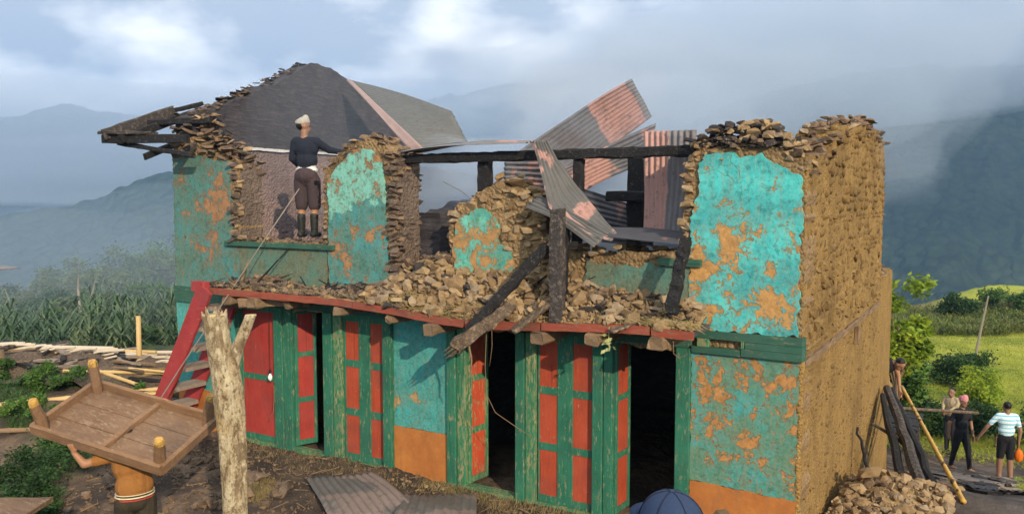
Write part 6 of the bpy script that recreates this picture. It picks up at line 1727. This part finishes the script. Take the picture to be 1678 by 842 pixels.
for k in range(1000):
    r = random.uniform(18.5, 31); px = random.uniform(-60, 330); a = math.atan((px - 839) / 1362) - YAW
    x, y = CAM.x + math.sin(a) * r / math.cos(a + YAW), CAM.y + math.cos(a) * r / math.cos(a + YAW)
    if px < 130 and random.random() < 0.75: continue
    if fbm(x / 3.0, y / 3.0, 6, 3) < -0.12: continue
    if x > -10.8: continue
    sp.append((x, y))
blades("maize", "tall stand of maize beyond the fallen shed", gzs(sp, -0.03), 0.45, 1.7, "maize_leaf", 15, 0.05, arch=0.9)
# weeds near the left edge
WD = "leafy weeds at the left of the yard"
for k, (x, y, h, rx, m, lb) in enumerate(((-9.0, -2.75, 0.85, 0.62, "leaf_dark", "dark leafy weed clump at the left edge beside the table"), (-8.25, -3.05, 0.6, 0.5, "leaf_dark", "low dark weed clump nearest the bottom left corner"),
                                          (-12.1, -0.65, 0.55, 0.75, "leaf_mid", "bright green weed clump behind the long bamboo pole"), (-13.2, -0.9, 0.45, 0.7, "leaf_mid", "green weeds at the left edge above the long bamboo pole"),
                                          (-10.6, -1.0, 0.40, 0.7, "leaf_mid", "low green weeds between the long pole and the table"), (-10.9, 0.1, 0.30, 0.5, "leaf_mid", "small green weeds under the bamboo poles near the red stringer"),
                                          (-11.3, -1.6, 0.40, 0.7, "leaf_mid", "green weeds below the long bamboo pole at the left edge"), (-9.6, -2.0, 0.6, 0.6, "leaf_dark", "dark weed clump just behind the table's left leg"))):
    t_ = tree("weed_clump", lb, "weeds", on(x, y, -0.02), h, rx, 2600, 0.055, m, 12, 0.45, h * 0.5, WD, 0.008, 0.8, rngs=300 + k, bark="leaf_dark")
# right: sapling by the wall, bushes, hedge, field
tree("leafy_tree", "slender light green tree rising just behind the side wall", "tree", on(-0.62, 13.6, -0.1), 4.5, 0.75, 4200, 0.16, "leaf_bright", 16, 0.70, 1.5, None, 0.05, 0.95, rngs=41)
tree("leafy_tree", "lower green tree behind the extension wall at the right", "tree", on(-0.75, 15.2, -0.1), 3.0, 0.7, 4200, 0.16, "leaf_mid", 14, 0.62, 1.3, None, 0.05, 0.9, rngs=42)
tree("bush", "round dark green tree at the far edge of the field, left of the pair", "bush", on(-1.75, 55.5, -0.2), 2.7, 1.7, 4200, 0.22, "leaf_dark", 14, 0.5, 1.2, "trees at the far edge of the field", rngs=43)
tree("bush", "wide green tree at the far edge of the field, right of the pair", "bush", on(1.4, 57.5, -0.2), 2.6, 2.4, 5200, 0.22, "leaf_mid", 16, 0.5, 1.1, "trees at the far edge of the field", rngs=44)
tree("bush", "bright yellow green bush in the middle of the field", "bush", on(1.05, 20.8, -0.15), 1.6, 1.0, 6500, 0.10, "leaf_bright", 20, 0.48, 0.80, None, rngs=45)
tree("bush", "dark bush behind the bright yellow green bush", "bush", on(0.35, 23.5, -0.3), 2.1, 1.2, 6000, 0.11, "leaf_dark", 18, 0.42, 0.95, None, rngs=46)
HD = "dark hedge shrubs behind the people at the right"
for k in range(8):
    x = -0.9 + 0.48 * k; y = 16.6 + 0.5 * math.sin(k * 2.1)
    tree("hedge_shrub", ["dark hedge shrub farthest left, against the extension wall", "taller hedge shrub second from the extension wall", "dark low hedge shrub third from the extension wall", "green tall hedge shrub just left of the beige shirted man", "low hedge shrub behind the beige shirted man", "taller hedge shrub behind the man in black", "low hedge shrub between the man in black and the man in the checked shirt", "tall hedge shrub farthest right, behind the checked shirt"][k], "shrub", on(x, y, -0.1), 1.1 + 0.25 * (k % 2), 0.55, 2300, 0.085, "leaf_dark" if k % 3 else "leaf_mid", 10, 0.5, 0.55, HD, rngs=60 + k)
sp = []
for k in range(5200):
    px = random.uniform(1380, 1760); r = random.uniform(49, 62); a = math.atan((px - 839) / 1362) - YAW
    x, y = CAM.x + math.sin(a) * r / math.cos(a + YAW), CAM.y + math.cos(a) * r / math.cos(a + YAW)
    sp.append((x, y))
blades("millet", "olive green strip of millet along the top of the field", gzs(sp, -0.03), 0.5, 0.95, "millet_leaf", 6, 0.06, "millet", 0.3)
sp = []
for k in range(26000):
    px = random.uniform(1440, 1760); r = 16 + 36 * random.random() ** 0.9; a = math.atan((px - 839) / 1362) - YAW
    x, y = CAM.x + math.sin(a) * r / math.cos(a + YAW), CAM.y + math.cos(a) * r / math.cos(a + YAW)
    if y < 13.5 and x < 2.2: continue
    sp.append((x, y))
blades("grass", "short bright grass covering the field", gzs(sp, -0.03), 0.06, 0.20, "grass_blade", 4, 0.02, "grass", 0.2)
sp = []
for k in range(2500):
    x, y = random.uniform(1.9, 3.6), random.uniform(4.5, 11.5)
    sp.append((x, y))
blades("grass", "patchy grass in the bottom right corner", gzs(sp, -0.03), 0.06, 0.18, "grass_blade", 5, 0.012, "grass", 0.3)
# unseen small tree, added behind the camera to shade the yard's lower left
tree("leafy_tree", "added unseen leafy tree behind the camera that shades the lower left of the yard", "tree", (4.9, -11.7, gz(4.9, -11.7) - 0.1), 3.9, 1.5, 2600, 0.16, "leaf_mid", 12, 0.72, 1.0, None, 0.06, 0.9, rngs=77)
sp = []
for k in range(9000):
    x, y = random.uniform(-15.5, -9.0), random.uniform(-3.4, 1.4)
    if y > 0.0 + 0.42 * (x + 13.4) or (x > -9.7 and y > -1.6): continue
    if fbm(x / 1.4, y / 1.4, 8, 3) < -0.02: continue
    sp.append((x, y))
blades("grass", "rough grass and weeds on the bank at the left", gzs(sp, -0.02), 0.05, 0.22, "leaf_mid", 5, 0.014, "grass", 0.4)

# ------------------------------------------------------------------ haze, smoke, cloud
def volume_mat(name, color, dens, aniso=0.5):
    m = bpy.data.materials.new(name); m.use_nodes = True; n, l = m.node_tree.nodes, m.node_tree.links; n.clear()
    o = n.new("ShaderNodeOutputMaterial"); p = n.new("ShaderNodeVolumePrincipled")
    p.inputs["Color"].default_value = tuple(color) + (1,); p.inputs["Density"].default_value = dens; p.inputs["Anisotropy"].default_value = aniso
    l.new(p.outputs[0], o.inputs["Volume"]); M[name] = m
    return m
volume_mat("haze_air", (0.42, 0.66, 1.0), 0.00048)
b = MB(); b.box(-4000, 17000, -4000, 17000, -380, 370, ch=0.0001)
me = bpy.data.meshes.new("haze"); s_ = [(x, y, z) for x in (-4000, 17000) for y in (-4000, 17000) for z in (-400, 360)]
me.from_pydata(s_, [], [(0, 1, 3, 2), (4, 6, 7, 5), (0, 4, 5, 1), (2, 3, 7, 6), (0, 2, 6, 4), (1, 5, 7, 3)])
hz = link_mesh("haze", me, "haze_air"); tag(hz, "thin blue haze filling the valley air", "haze", kind="stuff")

def puff(label, c, r, dens, color=(0.70, 0.83, 1.0), lump=0.35, seed=0, rot=0.0, name="smoke", cat="smoke", g=0.15):
    mn = f"{name}_{seed}"; volume_mat(mn, color, dens, g)
    vs, fs = ellip((0, 0, 0), (1, 1, 1), n=40, m=24)
    v = np.array([tuple(p) for p in vs])
    k = 1 + lump * fbm(v[:, 0] * 1.7 + seed * 3.1, v[:, 1] * 1.7 + seed, v[:, 2] * 1.7, 4, 0.6) * 1.6
    v = v * k[:, None] * np.array(r)
    R = np.array(Matrix.Rotation(rot, 3, "Z")); v = v @ R.T
    me = bpy.data.meshes.new(name); me.from_pydata(v.tolist(), [], fs)
    o = link_mesh(name, me, mn, None, True); o.location = c
    return tag(o, label, cat, kind="stuff")
puff("blue smoke hanging in the burnt upper rooms", (-5.6, 3.0, 3.3), (3.0, 1.9, 1.1), 0.42, seed=1)
puff("blue smoke drifting between the fallen roofing sheets", (-3.0, 3.2, 3.9), (2.4, 1.5, 1.4), 0.30, seed=2)
puff("pale smoke rising behind the right pier", (-1.6, 6.5, 5.2), (3.2, 2.2, 1.8), 0.13, seed=3)
puff("broad drift of smoke over the maize and trees at the left", (-25, 10, 0.8), (15, 12, 3.2), 0.014, seed=4, rot=0.5)
puff("thin smoke veil before the sooted gable", (-7.6, 2.2, 4.4), (1.3, 2.3, 1.9), 0.035, lump=0.12, seed=5)

def far(px, py, D):
    a = math.atan((px - 839) / 1362) - YAW
    return (CAM.x + math.sin(a) * D, CAM.y + math.cos(a) * D, CAM.z + D * (320 - py) / 1362 * math.cos(a + YAW))
puff("bank of cloud and smoke lying over the top of the right mountainside", far(1400, 95, 900), (640, 250, 66), 0.0042, (0.74, 0.85, 1.0), 0.20, 11, -0.55, "cloud_haze", "cloud_haze")  # cloud mixed with smoke over the mountain tops, built as volumes
puff("cloud and smoke trailing over the ridge behind the fallen sheets", far(1130, 130, 1150), (430, 260, 66), 0.0026, (0.74, 0.85, 1.0), 0.22, 12, -0.3, "cloud_haze", "cloud_haze")
puff("pale haze added before the farthest ridge at the left to fade it", far(150, 235, 1500), (760, 300, 95), 0.0026, (0.80, 0.89, 1.0), 0.4, 13, 0.9, "cloud_haze", "cloud_haze")  # this and the next: volumes added to thicken the haze and pale the ridge
puff("pale haze added before the farthest ridge in the middle to fade it", far(640, 215, 1500), (420, 260, 80), 0.0026, (0.80, 0.89, 1.0), 0.4, 14, 0.5, "cloud_haze", "cloud_haze")
puff("wisp of pale smoke curling up from the fallen sheets", (-5.0, 5.6, 5.0), (1.5, 0.9, 0.8), 0.26, (0.80, 0.88, 1.0), 0.7, 21, 0.4)
puff("pale smoke drifting up behind the highest sheet", (-4.8, 7.8, 5.9), (2.6, 1.4, 1.1), 0.16, (0.80, 0.88, 1.0), 0.6, 22, 0.3)
puff("thin smoke trailing away over the roof ridge", (-7.6, 8.0, 6.3), (3.0, 1.4, 0.9), 0.10, (0.80, 0.88, 1.0), 0.6, 23, 0.2)
puff("low smoke seeping between the two broken piers", (-5.2, 2.4, 3.4), (1.0, 1.2, 0.8), 0.45, (0.72, 0.84, 1.0), 0.4, 24)
